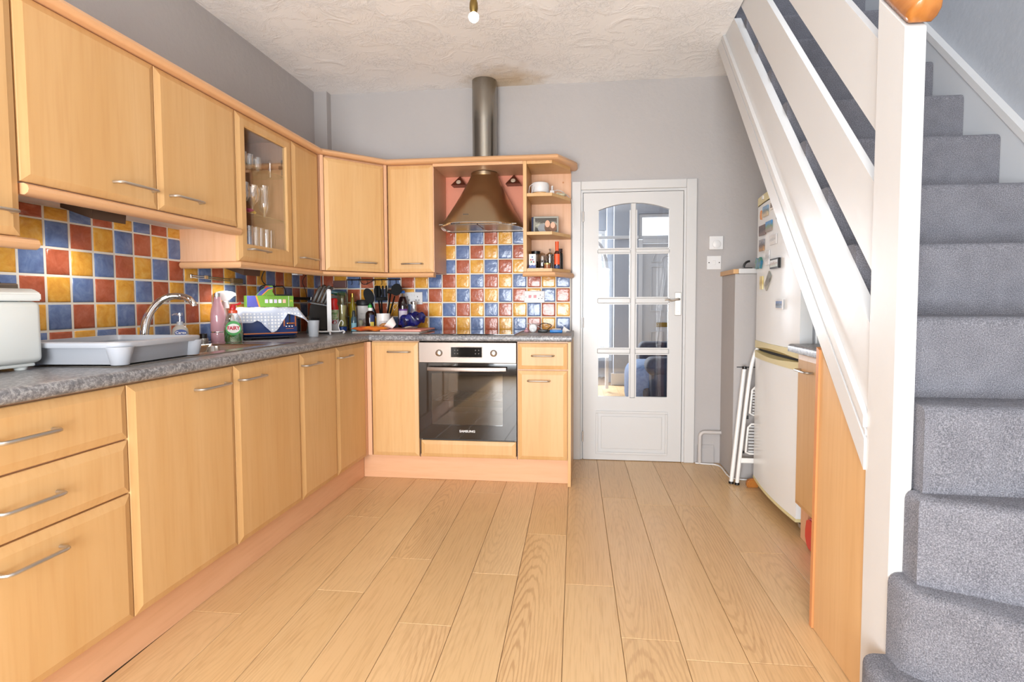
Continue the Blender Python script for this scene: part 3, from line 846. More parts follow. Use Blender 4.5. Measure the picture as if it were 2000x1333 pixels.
# worktops
def grid_slab(xs, ys, z0, z1, hole, rnd):
    bm = bmesh.new(); V = {}
    def vert(*p):
        k = tuple(round(c, 5) for c in p)
        if k not in V: V[k] = bm.verts.new(p)
        return V[k]
    nx, ny = len(xs)-1, len(ys)-1
    solid = lambda i, j: 0 <= i < nx and 0 <= j < ny and (i, j) not in hole
    for i in range(nx):
        for j in range(ny):
            if not solid(i, j): continue
            x0, x1, y0, y1 = xs[i], xs[i+1], ys[j], ys[j+1]
            for z in (z0, z1): bm.faces.new([vert(*p) for p in ((x0, y0, z), (x1, y0, z), (x1, y1, z), (x0, y1, z))])
            for di, dj, a, b_ in ((-1, 0, (x0, y0), (x0, y1)), (1, 0, (x1, y0), (x1, y1)), (0, -1, (x0, y0), (x1, y0)), (0, 1, (x0, y1), (x1, y1))):
                if not solid(i+di, j+dj):
                    bm.faces.new([vert(a[0], a[1], z0), vert(b_[0], b_[1], z0), vert(b_[0], b_[1], z1), vert(a[0], a[1], z1)])
    es = [e for e in bm.edges if rnd(e.verts[0].co, e.verts[1].co)]
    bmesh.ops.recalc_face_normals(bm, faces=bm.faces[:])
    bmesh.ops.bevel(bm, geom=es, offset=.014, segments=4, profile=.5, affect='EDGES')
    return bm
WZ0, WZ = .872, .910
near = lambda a, b: abs(a-b) < 1e-4
BWL = (.16, .46, -1.83, -1.40)    # sink bowl opening
mk('worktop', grid_slab([.006, BWL[0], BWL[1], .605], [-2.94, BWL[2], BWL[3], -.006], WZ0, WZ, {(1, 1)}, lambda a, b: near(a.x, .605) and near(b.x, .605) and (near(a.z, WZ) and near(b.z, WZ) or near(a.z, WZ0) and near(b.z, WZ0)) and max(a.y, b.y) < -.0),
   M['worktop'], label='long grey speckled worktop holding the sink', cat='worktop', smooth=True)
mk('worktop', grid_slab([.6055, 1.846], [-.604, -.006], WZ0, WZ, set(), lambda a, b: near(a.y, -.604) and near(b.y, -.604) and (near(a.z, WZ) and near(b.z, WZ) or near(a.z, WZ0) and near(b.z, WZ0))),
   M['worktop'], label='short grey speckled worktop holding the hob', cat='worktop', smooth=True)

# wall units
UF = .316; UBk = .296
UT = 2.008
def wall_unit(lab, F, u0, u1, v0, hu, hv, g=GW, depth=UBk):
    t = unit('wall_cabinet', lab, 'cabinet', F, u0, u1, .006, depth, v0+.002, UT, g, carc='beech_pink')
    front('door', t, F, u0, u1, UF, v0, UT-.003, hu, hv)
    return t
A = wall_unit('beech wall cabinet reaching lowest above the bread maker, cut by the picture edge', FL, -2.96, -2.378, 1.301, (-2.555, -2.408), 1.369)
Bc = wall_unit('wide beech wall cabinet above the dish rack', FL, -2.375, -1.871, 1.462, (-2.069, -1.901), 1.527)
Cc = wall_unit('beech wall cabinet between the wide one and the glass-fronted one', FL, -1.871, -1.400, 1.462, (-1.816, -1.656), 1.528)
mk('underside', bx(.01, .294, -2.374, -1.872, 1.458, 1.4635), M['carcass'], Bc); mk('underside', bx(.01, .294, -1.870, -1.401, 1.458, 1.4635), M['carcass'], Cc)
wall_unit('slim beech wall cabinet between the glass-fronted one and the corner', FL, -.917, -.624, 1.305, (-.862, -.690), 1.364)
wall_unit('narrow beech wall cabinet beside the cooker hood', FB, .626, .934, 1.305, (.724, .863), 1.361)
# glass-fronted cabinet
G0, G1 = -1.3985, -.9185
gt = thing('glass_cabinet', 'glass-fronted beech wall cabinet holding drinking glasses', 'cabinet', (.15, -1.16, 1.305), GW)
mk('side', bx(.006, UBk, G0, G0+.017, 1.305, UT), M['beech_pink'], gt); mk('side', bx(.006, UBk, G1-.017, G1, 1.305, UT), M['beech_pink'], gt)
mk('back', bx(.006, .012, G0+.017, G1-.017, 1.305, UT), M['beech'], gt)
mk('bottom', bx(.012, UBk, G0+.017, G1-.017, 1.305, 1.322), M['beech'], gt); mk('top', bx(.012, UBk, G0+.017, G1-.017, UT-.017, UT), M['beech'], gt)
SH = (1.548, 1.788)
for z in SH: mk('glass_shelf', bx(.014, .285, G0+.018, G1-.018, z, z+.006), M['glass_shelf'], gt)
def glass_door():
    bm = bmesh.new()
    u0, u1, v0, v1 = G0+.0016, G1-.0016, 1.3066, UT-.0046
    a0, a1, b0, b1 = -1.333, -.986, 1.392, 1.945
    def ring(p, n): return [bm.verts.new((u, n, v)) for u, v in ((p[0], p[2]), (p[1], p[2]), (p[1], p[3]), (p[0], p[3]))]
    O = (u0, u1, v0, v1)
    def ins(r, i): return (r[0]+i, r[1]-i, r[2]+i, r[3]-i)
    I = (a0, a1, b0, b1)
    rs = [ring(I, UF-.02), ring(O, UF-.02), ring(O, UF-.009), ring(ins(O, .002), UF-.007), ring(ins(O, .024), UF), ring(ins(I, -.008), UF), ring(I, UF-.006)]
    seq = rs+[rs[0]]
    for a, b in zip(seq, seq[1:]):
        for i in range(4): bm.faces.new((a[i], a[(i+1) % 4], b[(i+1) % 4], b[i]))
    bm.transform(FL); return bm
gd = mk('door', glass_door(), M['beech'], gt)
mk('pane', bx(UF-.014, UF-.010, -1.333, -.986, 1.392, 1.945), M['glass'], gd)
put('handle', handle_bm(-1.338, -1.182, UF-.0005, 1.366), FL, M['nickel'], gd, smooth=True)
bm = bmesh.new(); box(bm, .25, .29, G1-.03, G1-.0175, 1.84, 1.86); box(bm, .265, .275, G1-.03, G1-.0175, 1.81, 1.89)
mk('hinge', bm, M['steel'], gt)
# diagonal corner cabinet
dcab = thing('corner_cabinet', 'diagonal beech corner wall cabinet', 'cabinet', (.25, -.25, 1.305), GW)
mk('carcass', pri([(.006, -.006), (.006, -.619), (UBk, -.619), (UBk+.006, -.612), (.612, -UBk-.006), (.619, -UBk), (.619, -.006)], 1.307, UT, 'Z'), M['beech_pink'], dcab)
ddir = Vector((1, 1, 0)).normalized(); dn = Vector((1, -1, 0)).normalized()
FD = frame((.468, -.468, 0), ddir, dn)
hw = .2145
front('door', dcab, FD, -hw+.022, hw-.022, .018, 1.305, UT-.012, (-.026+.02, .105+.02), 1.362)
for s in (-1, 1):
    put('filler', bx(min(s*hw, s*(hw-.020)), max(s*hw, s*(hw-.020)), -.004, .012, 1.307, UT-.002, bev=.002), FD, M['beech_pink'], dcab)
# hood housing: top board, inside faces
hh = thing('hood_housing', 'open beech housing framing the cooker hood', 'cabinet', (1.23, -.15, 2.0), GW)
def top_board():
    bm = bmesh.new(); cxh, cyh, rr = 1.239, -.100, .086
    n = 32; outer = []
    x0, x1, y0, y1 = .936, 1.526, -.314, -.006
    inner = [(cxh+rr*math.cos(2*PI*i/n), cyh+rr*math.sin(2*PI*i/n)) for i in range(n)]
    for i in range(n):
        a = 2*PI*i/n; dx, dy = math.cos(a), math.sin(a)
        ts = [((x1 if dx > 0 else x0)-cxh)/dx if abs(dx) > 1e-6 else 9, ((y1 if dy > 0 else y0)-cyh)/dy if abs(dy) > 1e-6 else 9]
        q = min(ts); outer.append((cxh+dx*q, cyh+dy*q))
    for cx_, cy_ in ((x0, y0), (x0, y1), (x1, y0), (x1, y1)):
        k = min(range(n), key=lambda i: (outer[i][0]-cx_)**2+(outer[i][1]-cy_)**2); outer[k] = (cx_, cy_)
    R = [[bm.verts.new((*p, z)) for p in pp] for pp, z in ((inner, 1.990), (outer, 1.990), (outer, 2.008), (inner, 2.008))]
    R.append(R[0])
    for a, b in zip(R, R[1:]):
        for i in range(n): bm.faces.new((a[i], a[(i+1) % n], b[(i+1) % n], b[i]))
    return bm
mk('top_board', top_board(), M['beech_pink'], hh)
mk('side_panel', bx(.9345, .940, -.314, -.006, 1.306, 1.989), M['beech_pink'], hh)
mk('front_edge', bx(.936, 1.526, -.318, -.3145, 1.990, 2.008), M['beech_edge'], hh)
# open end shelf unit with canted corner
es = thing('shelf_unit', 'open beech end shelf unit with canted corner right of the hood', 'shelves', (1.68, -.15, 1.305), GW)
mk('side_panel', bx(1.527, 1.549, -.316, -.006, 1.305, 2.008), M['beech'], es)
mk('back_panel', bx(1.550, 1.824, -.014, -.006, 1.305, 2.008), M['beech_pink'], es)
SHX = [(1.550, -.0145), (1.550, -.312), (1.712, -.312), (1.822, -.115), (1.822, -.0145)]
for z in (1.305, 1.540, 1.785, 1.99): mk('shelf', pri(SHX, z, z+.020, 'Z'), M['beech'], es)
for x in (1.62, 1.77): mk('screw_cap', lat([(0, 0), (.006, 0), (.005, .003), (0, .003)], ax='Y', c=(x, -.0185, 1.93), seg=10), M['pine'], es)
# cornice and light rails
bead = [(-.05, .0), (.014, .0), (.026, .006), (.031, .016), (.027, .027), (.016, .034), (-.05, .034)]
cor = bmesh.new(); moulding(cor, [(o, 2.0085+z) for o, z in bead], [(UF, -2.95), (UF, -.622), (.622, -UF), (1.735, -UF), (1.838, -.12), (1.838, -.004)])
cb = mk('cornice', cor, M['beech_edge'], label='rounded pink beech cornice along the tops of the wall cabinets', cat='cornice', smooth=True)
rail = [(-.040, .0), (.004, -.002), (.014, .004), (.018, .014), (.014, .025), (.002, .031), (-.040, .031)]
def rail_obj(path, z, label):
    bm = bmesh.new(); moulding(bm, [(o, z+h) for o, h in rail], path)
    return mk('light_rail', bm, M['beech_edge'], label=label, cat='trim', smooth=True, group='rounded light rails under the wall cabinets')
rail_obj([(UF, -2.95), (UF, -2.345)], 1.2685, 'short rounded beech rail below the lowest wall cabinet, nearest the viewer')
rail_obj([(UF, -2.372), (UF, -1.402)], 1.4265, 'rounded beech rail below the two raised wall cabinets')
rail_obj([(.02, -1.400), (UF, -1.400), (UF, -.622), (.622, -UF), (.938, -UF)], 1.2735, 'long rounded beech rail below the glass and corner cabinets')
rail_obj([(1.525, -UF), (1.722, -UF), (1.830, -.12), (1.830, -.02)], 1.2735, 'rounded beech rail below the open end shelves')

# ------------------------------------------------------------------ cabinet and worktop under the stairs
rc = unit('base_cabinet', 'beech base cabinet under the stairs beside the fridge', 'cabinet', FR, -1.87, -1.168, -3.40, -2.921, .16, .876, GB)
front('door', rc, FR, -1.86, -1.170, -2.900, .166, .870, (-1.36, -1.225), .800)
mk('leg_panel', bx(2.935, 2.955, -1.25, -1.17, .002, .159), M['beech_pink'], rc)
mk('worktop', grid_slab([2.868, 3.425], [-1.875, -1.150], .877, .912, set(), lambda a, b: near(a.x, 2.868) and near(b.x, 2.868) and near(a.z, .912) and near(b.z, .912)),
   M['worktop'], label='small grey worktop under the stairs beside the fridge', cat='worktop', smooth=True)
# ------------------------------------------------------------------ oven
ov = thing('oven', 'built-in stainless steel and black glass electric oven', 'oven', (1.214, -.35, .17))
enamel = plain('oven_enamel', '9A9288', .5)
oc = bmesh.new()
box(oc, .918, 1.512, -.12, -.09, .175, .86); box(oc, .918, .975, -.565, -.12, .175, .86); box(oc, 1.448, 1.512, -.565, -.12, .175, .86)
box(oc, .975, 1.448, -.565, -.12, .70, .86); box(oc, .975, 1.448, -.565, -.12, .175, .34)
mk('cavity', oc, enamel, ov)
cpm = plain('oven_steel', '948880', .40, 1.0)
mk('control_panel', bx(.914, 1.5155, -.588, -.566, .741, .865, bev=.002), cpm, ov)
dsp = mk('display', bx(1.117, 1.306, -.5915, -.5885, .776, .836, bev=.0015), M['black_gloss'], ov)
dim = plain('display_marks', '4A4038', .4)
for x in (1.137, 1.155, 1.265, 1.285):
    for z in (.795, .815): mk('marking', bx(x, x+.006, -.5922, -.5916, z, z+.006), dim, dsp)
bm = bmesh.new(); ringframe(bm, 1.113, 1.310, .772, .840, -.5905, -.5885, .003); mk('display_frame', bm, M['chrome'], ov)
for x in (1.043, 1.379):
    mk('knob', lat([(0, 0), (.021, 0), (.021, .004), (.0185, .006), (.0175, .022), (.015, .024), (0, .024)], seg=24, ax='Y', c=(0, 0, 0)) if False else (lambda b_: (b_.transform(Matrix.Translation((x, -.5885, .801)) @ Matrix.Rotation(PI/2, 4, 'X')), b_)[1])(lat([(0, 0), (.021, 0), (.021, .004), (.0185, .006), (.0175, .022), (.015, .024), (0, .024)], seg=24)), M['steel'], ov, smooth=True)
odr = bmesh.new()
for a in ((.914, .990, .271, .7385), (1.432, 1.5155, .271, .7385), (.990, 1.432, .271, .359), (.990, 1.432, .677, .7385)):
    box(odr, a[0], a[1], -.587, -.567, a[2], a[3])
bmesh.ops.remove_doubles(odr, verts=odr.verts[:], dist=1e-5)
blackglass = plain('oven_black_glass', '1C1816', .05, coat=.6)
od = mk('door', odr, blackglass, ov)
ovp = clear_glass('oven_window', (.55, .52, .48, 1), .30, .04)
mk('window', bx(.990, 1.432, -.584, -.580, .359, .677), ovp, od)
hb = bmesh.new()
n = 10
secs = []
for i in range(n+1):
    x = .975+(1.457-.975)*i/n; q = (i/n-.5)*2
    y = -.632+.020*q*q
    secs.append([hb.verts.new((x, y+dy, .706+dz)) for dy, dz in ((-.004, -.011), (-.006, .0), (-.003, .011), (.005, .012), (.005, -.011))])
for a, b in zip(secs, secs[1:]):
    for i in range(5): hb.faces.new((a[i], a[(i+1) % 5], b[(i+1) % 5], b[i]))
hb.faces.new(secs[0]); hb.faces.new(secs[-1])
box(hb, .978, .998, -.612, -.5875, .699, .713); box(hb, 1.434, 1.454, -.612, -.5875, .699, .713)
mk('handle', hb, cpm, od, smooth=True)
text('lettering', 'SAMSUNG', .019, facing((1.213, -.5876, .321), (1, 0, 0)), M['white'], od, sx=1.12, bold=.0006)
mk('vent_strip', bx(.93, 1.50, -.58, -.566, .262, .2705), M['black'], ov)
rb = bmesh.new()
for z in (.50,):
    tube(rb, [(.985, -.53, z), (1.44, -.53, z)], .004, seg=6); tube(rb, [(.985, -.20, z), (1.44, -.20, z)], .004, seg=6)
    for i in range(15): tube(rb, [(1.0+i*.0303, -.53, z), (1.0+i*.0303, -.20, z)], .002, seg=5)
mk('wire_rack', rb, M['chrome'], ov)
mk('baking_tray', bx(1.08, 1.40, -.40, -.16, .43, .495, bev=.01), plain('tray_enamel', '5F6A64', .3), ov)

# ------------------------------------------------------------------ hob
hob = thing('hob', 'black glass ceramic hob set into the worktop', 'hob', (1.21, -.34, .9105))
hobm = plain('hob_glass', '050505', .03, coat=1.0)
mk('glass_top', bx(.912, 1.505, -.580, -.095, .9105, .9165, bev=.002), hobm, hob)
ring = plain('hob_zone_print', '2A2A2C', .3)
for x, y, r in ((1.06, -.45, .09), (1.36, -.45, .07), (1.06, -.21, .07), (1.36, -.21, .09)):
    bm = bmesh.new(); tube(bm, [(x+r*math.cos(2*PI*i/28), y+r*math.sin(2*PI*i/28), .9162) for i in range(28)], .0006, seg=4, closed=True)
    mk('cooking_zone', bm, ring, hob)

# ------------------------------------------------------------------ cooker hood
hood = thing('cooker_hood', 'bell-shaped stainless steel cooker hood with round flue', 'cooker hood', (1.239, -.2, 1.60))
HC = (1.236, -.100)
hsteel = plain('hood_steel', 'B8A589', .33, 1.0)
fsteel = plain('flue_steel', '9A958C', .22, 1.0)
def hood_ring(t):
    """t 0 at the rim, 1 at the collar"""
    z = 1.607+.365*t
    s = (1-t)**1.12
    pts = []
    n = 48
    for i in range(n):
        a = 2*PI*i/n; c, s_ = math.cos(a), math.sin(a)
        if s_ <= 0:
            e = .80
            bx_ = math.copysign(abs(c)**e, c)*.281; by_ = -abs(s_)**e*.36
        else:
            e = .35
            bx_ = math.copysign(abs(c)**e, c)*.281; by_ = abs(s_)**e*.085
        tx, ty = .092*c, .085*s_
        x = tx+(bx_-tx)*s; y = ty+(by_-ty)*s
        # arched swelling on the front
        if s_ < 0:
            ang = abs(a-1.5*PI)
            lim = .62*max(0, 1-(t/.62)**2)**.5 if t < .62 else 0
            k = max(0, min(1, (lim-ang)/.10+.5)) if lim > 0 else 0
            k = k*k*(3-2*k)
            y -= .016*k*min(1, (0.62-t)/.08 if t < .62 else 0)
        pts.append((HC[0]+x, HC[1]+y, z))
    return pts
hb = bmesh.new(); R = []
ts = [0, .015, .03]+[.03+.97*i/26 for i in range(1, 27)]
for t_ in ts: R.append([hb.verts.new(p) for p in hood_ring(t_)])
low = [hb.verts.new((p[0], p[1], 1.600)) for p in hood_ring(0)]
R.insert(0, low)
for a, b in zip(R, R[1:]):
    for i in range(48): hb.faces.new((a[i], a[(i+1) % 48], b[(i+1) % 48], b[i]))
mk('canopy', hb, hsteel, hood, smooth=True, ang=60)
mk('collar', lat([(.086, 1.962), (.092, 1.965), (.092, 1.985), (.0855, 1.989)], seg=40, c=(HC[0], HC[1], 0), close=False), hsteel, hood, smooth=True)
mk('flue', lat([(.083, 1.98), (.083, 2.32), (.0835, 2.322), (.0835, 2.6045)], seg=48, c=(1.239, HC[1], 0), close=False), fsteel, hood, smooth=True)
rim = bmesh.new(); tube(rim, [(p[0], p[1]-.002, 1.602) for p in hood_ring(0)], .006, seg=6, closed=True)
mk('rim', rim, M['chrome'], hood, smooth=True)
mk('underside', pri([(p[0], p[1]+.004) for p in hood_ring(.02)], 1.612, 1.616, 'Z'), M['steel'], hood)
mk('grease_filter', bx(.985, 1.235, -.36, -.07, 1.604, 1.6115, bev=.002), M['steel_dark'], hood)
mk('grease_filter', bx(1.240, 1.49, -.36, -.07, 1.604, 1.6115, bev=.002), M['steel_dark'], hood)
mk('switch_slot', bx(1.13, 1.34, -.445, -.43, 1.6045, 1.6115), M['black'], hood)
mk('back_bar', bx(.955, 1.515, -.060, -.016, 1.600, 1.6115, bev=.003), M['steel'], hood)
mk('maker_mark', bx(1.165, 1.200, -.449, -.447, 1.655, 1.659), M['black'], hood)
# pyramid spotlights
def lamp_in(loc, pw):
    l = bpy.data.lights.new('spotlight_lamp', 'SPOT'); l.energy = pw; l.color = (1, .95, .88); l.spot_size = 2.6; l.spot_blend = .8; l.shadow_soft_size = .03
    o = link(bpy.data.objects.new('spotlight_lamp', l)); o.location = loc
def spot(loc, rz, lab, s=1.0, pw=3.0):
    t = thing('spotlight', lab, 'spotlight', loc, group='pyramid spotlights', local=True, rotz=rz)
    bm = bmesh.new()
    # wedge: flat top fixed under the cabinet, sloping glazed front
    prism(bm, [(-.055*s, 0), (-.055*s, -.012*s), (.050*s, -.048*s), (.055*s, 0)], -.06*s, .06*s, 'Y')
    mk('body', bm, plain('spot_bronze', '5E4A3C', .35, .6), t)
    b2 = lat([(0, 0), (.018*s, 0), (.016*s, .005*s), (0, .007*s)], seg=16)
    b2.transform(Matrix.Translation((-.004*s, 0, -.030*s)) @ Matrix.Rotation(PI+.335, 4, 'Y'))
    mk('lens', b2, plain('spot_lens', 'D8D0C4', .1, coat=.5, emit='FFF0DC', es=1.5), t, smooth=True)
    lamp_in((loc[0]-.01, loc[1], loc[2]-.062), pw)
    return t
def hoodspot(x, lab):
    t = thing('spotlight', lab, 'spotlight', (x, -.055, 1.915), group='pyramid spotlights', local=True)
    bm = bmesh.new()
    A_ = [bm.verts.new(p) for p in ((-.052, .045, 0), (.052, .045, 0), (.052, -.045, 0), (-.052, -.045, 0), (.0, .010, .072))]
    for f in ((0, 1, 2, 3), (0, 1, 4), (1, 2, 4), (2, 3, 4), (3, 0, 4)): bm.faces.new([A_[i] for i in f])
    mk('body', bm, plain('spot_bronze_hood', '6A3A2A', .35, .5), t)
    b2 = lat([(0, 0), (.017, 0), (.015, .005), (0, .007)], seg=16)
    b2.transform(Matrix.Translation((0, -.034, .022)) @ Matrix.Rotation(PI*.30, 4, 'X'))
    mk('lens', b2, plain('spot_lens_hood', 'C8B8A4', .1, coat=.5), t, smooth=True)
hoodspot(1.052, 'bronze pyramid spotlight left of the hood collar')
hoodspot(1.432, 'bronze pyramid spotlight right of the hood collar')
spot((.17, -2.0, 1.4575), 0, 'bronze wedge spotlight under the wide raised wall cabinet', 1.15)
spot((.14, -1.13, 1.3045), 0, 'bronze wedge spotlight under the glass-fronted cabinet', 1.15)

# ------------------------------------------------------------------ sink and tap
sink = thing('sink', 'stainless steel inset sink with drainer', 'sink', (.31, -1.78, .911))
ssteel = plain('sink_steel', 'B4ACA2', .2, 1.0)
SXR = [.10, BWL[0]+.008, BWL[1]-.008, .515]; SYR = [-2.28, BWL[2]+.008, BWL[3]-.008, -1.27]
mk('rim', grid_slab(SXR, SYR, .9105, .9145, {(1, 1)}, lambda a, b: False), ssteel, sink)
bb = bmesh.new()
def loop(i, z, r):
    x0, x1, y0, y1 = BWL[0]+.008+i, BWL[1]-.008-i, BWL[2]+.008+i, BWL[3]-.008-i
    o = []
    for cx, cy, a0 in ((x1-r, y1-r, 0), (x0+r, y1-r, PI/2), (x0+r, y0+r, PI), (x1-r, y0+r, 1.5*PI)):
        for k in range(5):
            a = a0+PI/2*k/4; o.append(bb.verts.new((cx+r*math.cos(a), cy+r*math.sin(a), z)))
    return o
rr = [loop(0, .9145, .002), loop(.006, .905, .04), loop(.012, .80, .05), loop(.03, .765, .06), loop(.09, .758, .04)]
for a, b in zip(rr, rr[1:]):
    for i in range(20): bb.faces.new((a[i], a[(i+1) % 20], b[(i+1) % 20], b[i]))
bb.faces.new(rr[-1])
mk('bowl', bb, ssteel, sink, smooth=True)
for i in range(7): mk('drainer_ridge', bx(.17+.045*i, .178+.045*i, -2.24, -1.87, .9146, .917, bev=.001), ssteel, sink)
tap = thing('mixer_tap', 'chrome swan-neck mixer tap over the sink', 'tap', (.085, -1.68, .9155))
bm = bmesh.new(); lathe(bm, [(0, .9150), (.028, .9150), (.028, .922), (.021, .930), (.019, .965), (.016, .97), (0, .97)], seg=20, c=(.112, -1.735, 0))
mk('base', bm, M['chrome'], tap, smooth=True)
bm = bmesh.new(); tube(bm, smooth_path([(.112, -1.735, .955), (.112, -1.734, .995), (.118, -1.722, 1.05), (.138, -1.695, 1.105), (.175, -1.668, 1.135), (.215, -1.648, 1.136), (.252, -1.650, 1.124), (.270, -1.652, 1.106), (.272, -1.652, 1.096)], 4), [.0165]*9+[.0155]*8+[.014]*8+[.0125]*8, seg=12)
mk('spout', bm, M['chrome'], tap, smooth=True)
for s in (-1, 1):
    bm = bmesh.new(); tube(bm, [(.112, -1.735+s*.015, .945), (.112, -1.735+s*.042, .950)], .010, seg=10); tube(bm, [(.112, -1.735+s*.042, .950), (.112, -1.735+s*.068, .953)], .016, seg=12)
    mk('lever', bm, M['chrome'], tap, smooth=True)

# ------------------------------------------------------------------ fridge freezer
fr = thing('fridge_freezer', 'tall white fridge freezer with yellowed trim and magnets', 'fridge', (3.16, -.815, 0))
fw_ = plain('fridge_white', 'ECF1F4', .25); fy = plain('yellowed_plastic', 'DDD3A2', .35)
FY0, FY1 = -1.128, -.466
def ffx(y): return 2.928-.020*(1-((y+.797)/.331)**2)
def bow(off=0, back=2.985, n=14):
    return [(back, FY0), *[(ffx(FY0+(FY1-FY0)*i/n)+off, FY0+(FY1-FY0)*i/n) for i in range(n+1)], (back, FY1)]
mk('cabinet', bx(3.00, 3.405, FY0+.004, FY1-.004, .035, 1.66, bev=.006), fw_, fr)
gasket = plain('door_gasket', 'B8B9BC', .6)
mk('gasket', bx(2.9855, 2.9995, FY0+.01, FY1-.01, .08, 1.65), gasket, fr)
ud = mk('upper_door', pri(bow(), .882, 1.655, 'Z'), fw_, fr, smooth=True)
ld = mk('lower_door', pri(bow(), .072, .782, 'Z'), fw_, fr, smooth=True)
def trimband(z0, z1, off, par, wav=0.0):
    bm = bmesh.new(); n = 14
    pol = bow(off)
    A_, B_ = prism(bm, pol, z0, z1, 'Z')
    if wav:
        for k, v in enumerate(A_ if wav > 0 else B_):
            if 0 < k < len(A_)-1: v.co.z += wav*math.sin(PI*(k-1)/14)
    return mk('handle_trim', bm, fy, par, smooth=True)
trimband(.838, .8815, -.004, ud, .018); trimband(.7825, .822, -.004, ld, -.014)
mk('bottom_trim', pri(bow(-.002), .056, .0715, 'Z'), fy, ld, smooth=True)
mk('gap_strip', pri(bow(.02), .8225, .8375, 'Z'), M['rubber'], fr)
tp = mk('top_panel', pri(bow(-.002, 3.405), 1.662, 1.706, 'Z'), fy, fr, smooth=True)
mk('top_seam', pri(bow(.003), 1.6555, 1.6615, 'Z'), M['rubber'], fr)
mk('dial', bx(2.904, 2.914, -.62, -.60, 1.678, 1.698), M['white'], tp); mk('maker_mark', bx(2.905, 2.9085, -.80, -.735, 1.680, 1.692), M['rubber'], tp)
for y in (-1.10, -.53):
    mk('foot', lat([(0, .0005), (.018, .0005), (.018, .02), (.01, .022), (.01, .0355), (0, .0355)], seg=12, c=(3.02, y, 0)), M['rubber'], fr)
    mk('foot', lat([(0, .0005), (.018, .0005), (.018, .02), (.01, .022), (.01, .0355), (0, .0355)], seg=12, c=(3.36, y, 0)), M['rubber'], fr)
mk('foot_bar', bx(2.965, 3.02, -1.12, -1.06, .01, .03), M['nickel'], fr)
def photo_mat(name, top, mid, bot, sc_=18):
    m, nt, b = base_mat(name)
    tc = N(nt, 'ShaderNodeTexCoord'); sp = N(nt, 'ShaderNodeSeparateXYZ'); nt.links.new(tc.outputs['Generated'], sp.inputs[0])
    f = noise(nt, tc.outputs['Generated'], 5, 4, .6)
    ad = N(nt, 'ShaderNodeMath', operation='MULTIPLY_ADD'); ad.inputs[1].default_value = .9
    nt.links.new(f, ad.inputs[0]); su = N(nt, 'ShaderNodeMath', operation='SUBTRACT'); su.inputs[1].default_value = .45
    nt.links.new(sp.outputs[2], su.inputs[0]); nt.links.new(su.outputs[0], ad.inputs[2])
    nt.links.new(ramp(nt, ad.outputs[0], [(.25, lin(bot)), (.5, lin(mid)), (.75, lin(top))]), b.inputs['Base Color'])
    b.inputs['Roughness'].default_value = .3
    return m
GM = 'souvenir magnets on the fridge door'
def magnet(label, y, z, wd, ht, mat, rot=0, th=.006, shape=None, frame_=None):
    bm = bmesh.new(); n_ = Vector((-1, 0, 0))
    if shape: prism(bm, [(a*wd, b*ht) for a, b in shape], -th, 0, 'X')
    else: box(bm, -th, 0, -wd/2, wd/2, -ht/2, ht/2)
    bm.transform(Matrix.Rotation(rot, 4, 'X'))
    x = min(ffx(y-wd/2), ffx(y+wd/2))+.0015-.003
    if frame_:
        t = thing('fridge_magnet', label, 'magnet', (x, y, z-ht/2), GM)
        bm.transform(Matrix.Translation((x, y, z)))
        mk('backing', bm, frame_, t)
        b2 = bmesh.new(); box(b2, -th-.001, -th, -wd/2+.008, wd/2-.008, -ht/2+.008, ht/2-.008); b2.transform(Matrix.Rotation(rot, 4, 'X')); b2.transform(Matrix.Translation((x, y, z)))
        mk('picture', b2, mat, t); return
    bm.transform(Matrix.Translation((x, y, z)))
    mk('fridge_magnet', bm, mat, label=label, cat='magnet', group=GM)
oval = [(.5*math.cos(2*PI*i/14), .5*math.sin(2*PI*i/14)) for i in range(14)]
magnet('curved orange strip magnet near the fridge top', -.572, 1.595, .024, .052, plain('mag_orange', 'C98A5A', .4), shape=[(-.5, -.5), (.2, -.45), (.5, 0), (.2, .45), (-.5, .5), (-.1, 0)])
magnet('upright seaside picture magnet near the fridge top', -.672, 1.603, .082, .056, photo_mat('mag_sea', '7FA3C4', '5E6E70', 'C8B79A'))
magnet('brown picture magnet beside the stair string, highest on the door', -.794, 1.616, .075, .044, photo_mat('mag_brown', 'A89684', '6E5A4C', '8C7C6E'), frame_=M['paper'])
magnet('dark picture magnet with a pale flower, left of a pair', -.622, 1.505, .112, .056, photo_mat('mag_dark', '5E4A48', '44383C', '7A6662'))
magnet('bright blue and green beach magnet, right of a pair', -.737, 1.512, .096, .055, photo_mat('mag_beach', '4A8FC8', '6E8C60', '9A8F86'))
magnet('white magnet with small black drawings', -.809, 1.433, .10, .052, photo_mat('mag_line', 'D8D8D8', 'B4B6B8', 'E4E4E4'), frame_=M['white'])
magnet('upright dusk portrait magnet on the far edge of the door', -.609, 1.423, .08, .064, photo_mat('mag_dusk', '8C8C94', '4A403E', 'A88058'))
magnet('narrow white scroll magnet', -.721, 1.344, .066, .076, photo_mat('mag_scroll', 'D4D6D8', 'A8ACB0', 'E0E0E2'))
magnet('blue and green gecko magnet', -.569, 1.326, .11, .064, plain('mag_gecko', '2E6C9A', .25, var=(30, '3C7848')), shape=[(-.5, .1), (-.3, .5), (.1, .4), (.3, .5), (.5, .1), (.35, -.1), (.5, -.4), (.2, -.5), (-.1, -.35), (-.3, -.5), (-.4, -.2)], th=.012)
magnet('thick white house picture magnet with dark edge', -.854, 1.305, .125, .052, photo_mat('mag_house', 'DCE2E4', 'B8A8A0', 'C8D4D0'), frame_=M['black'], th=.012)
magnet('yellow rectangular figure magnet', -.617, 1.213, .05, .074, photo_mat('mag_yellow', 'D8C88C', 'B89C50', 'E0D4A4'))
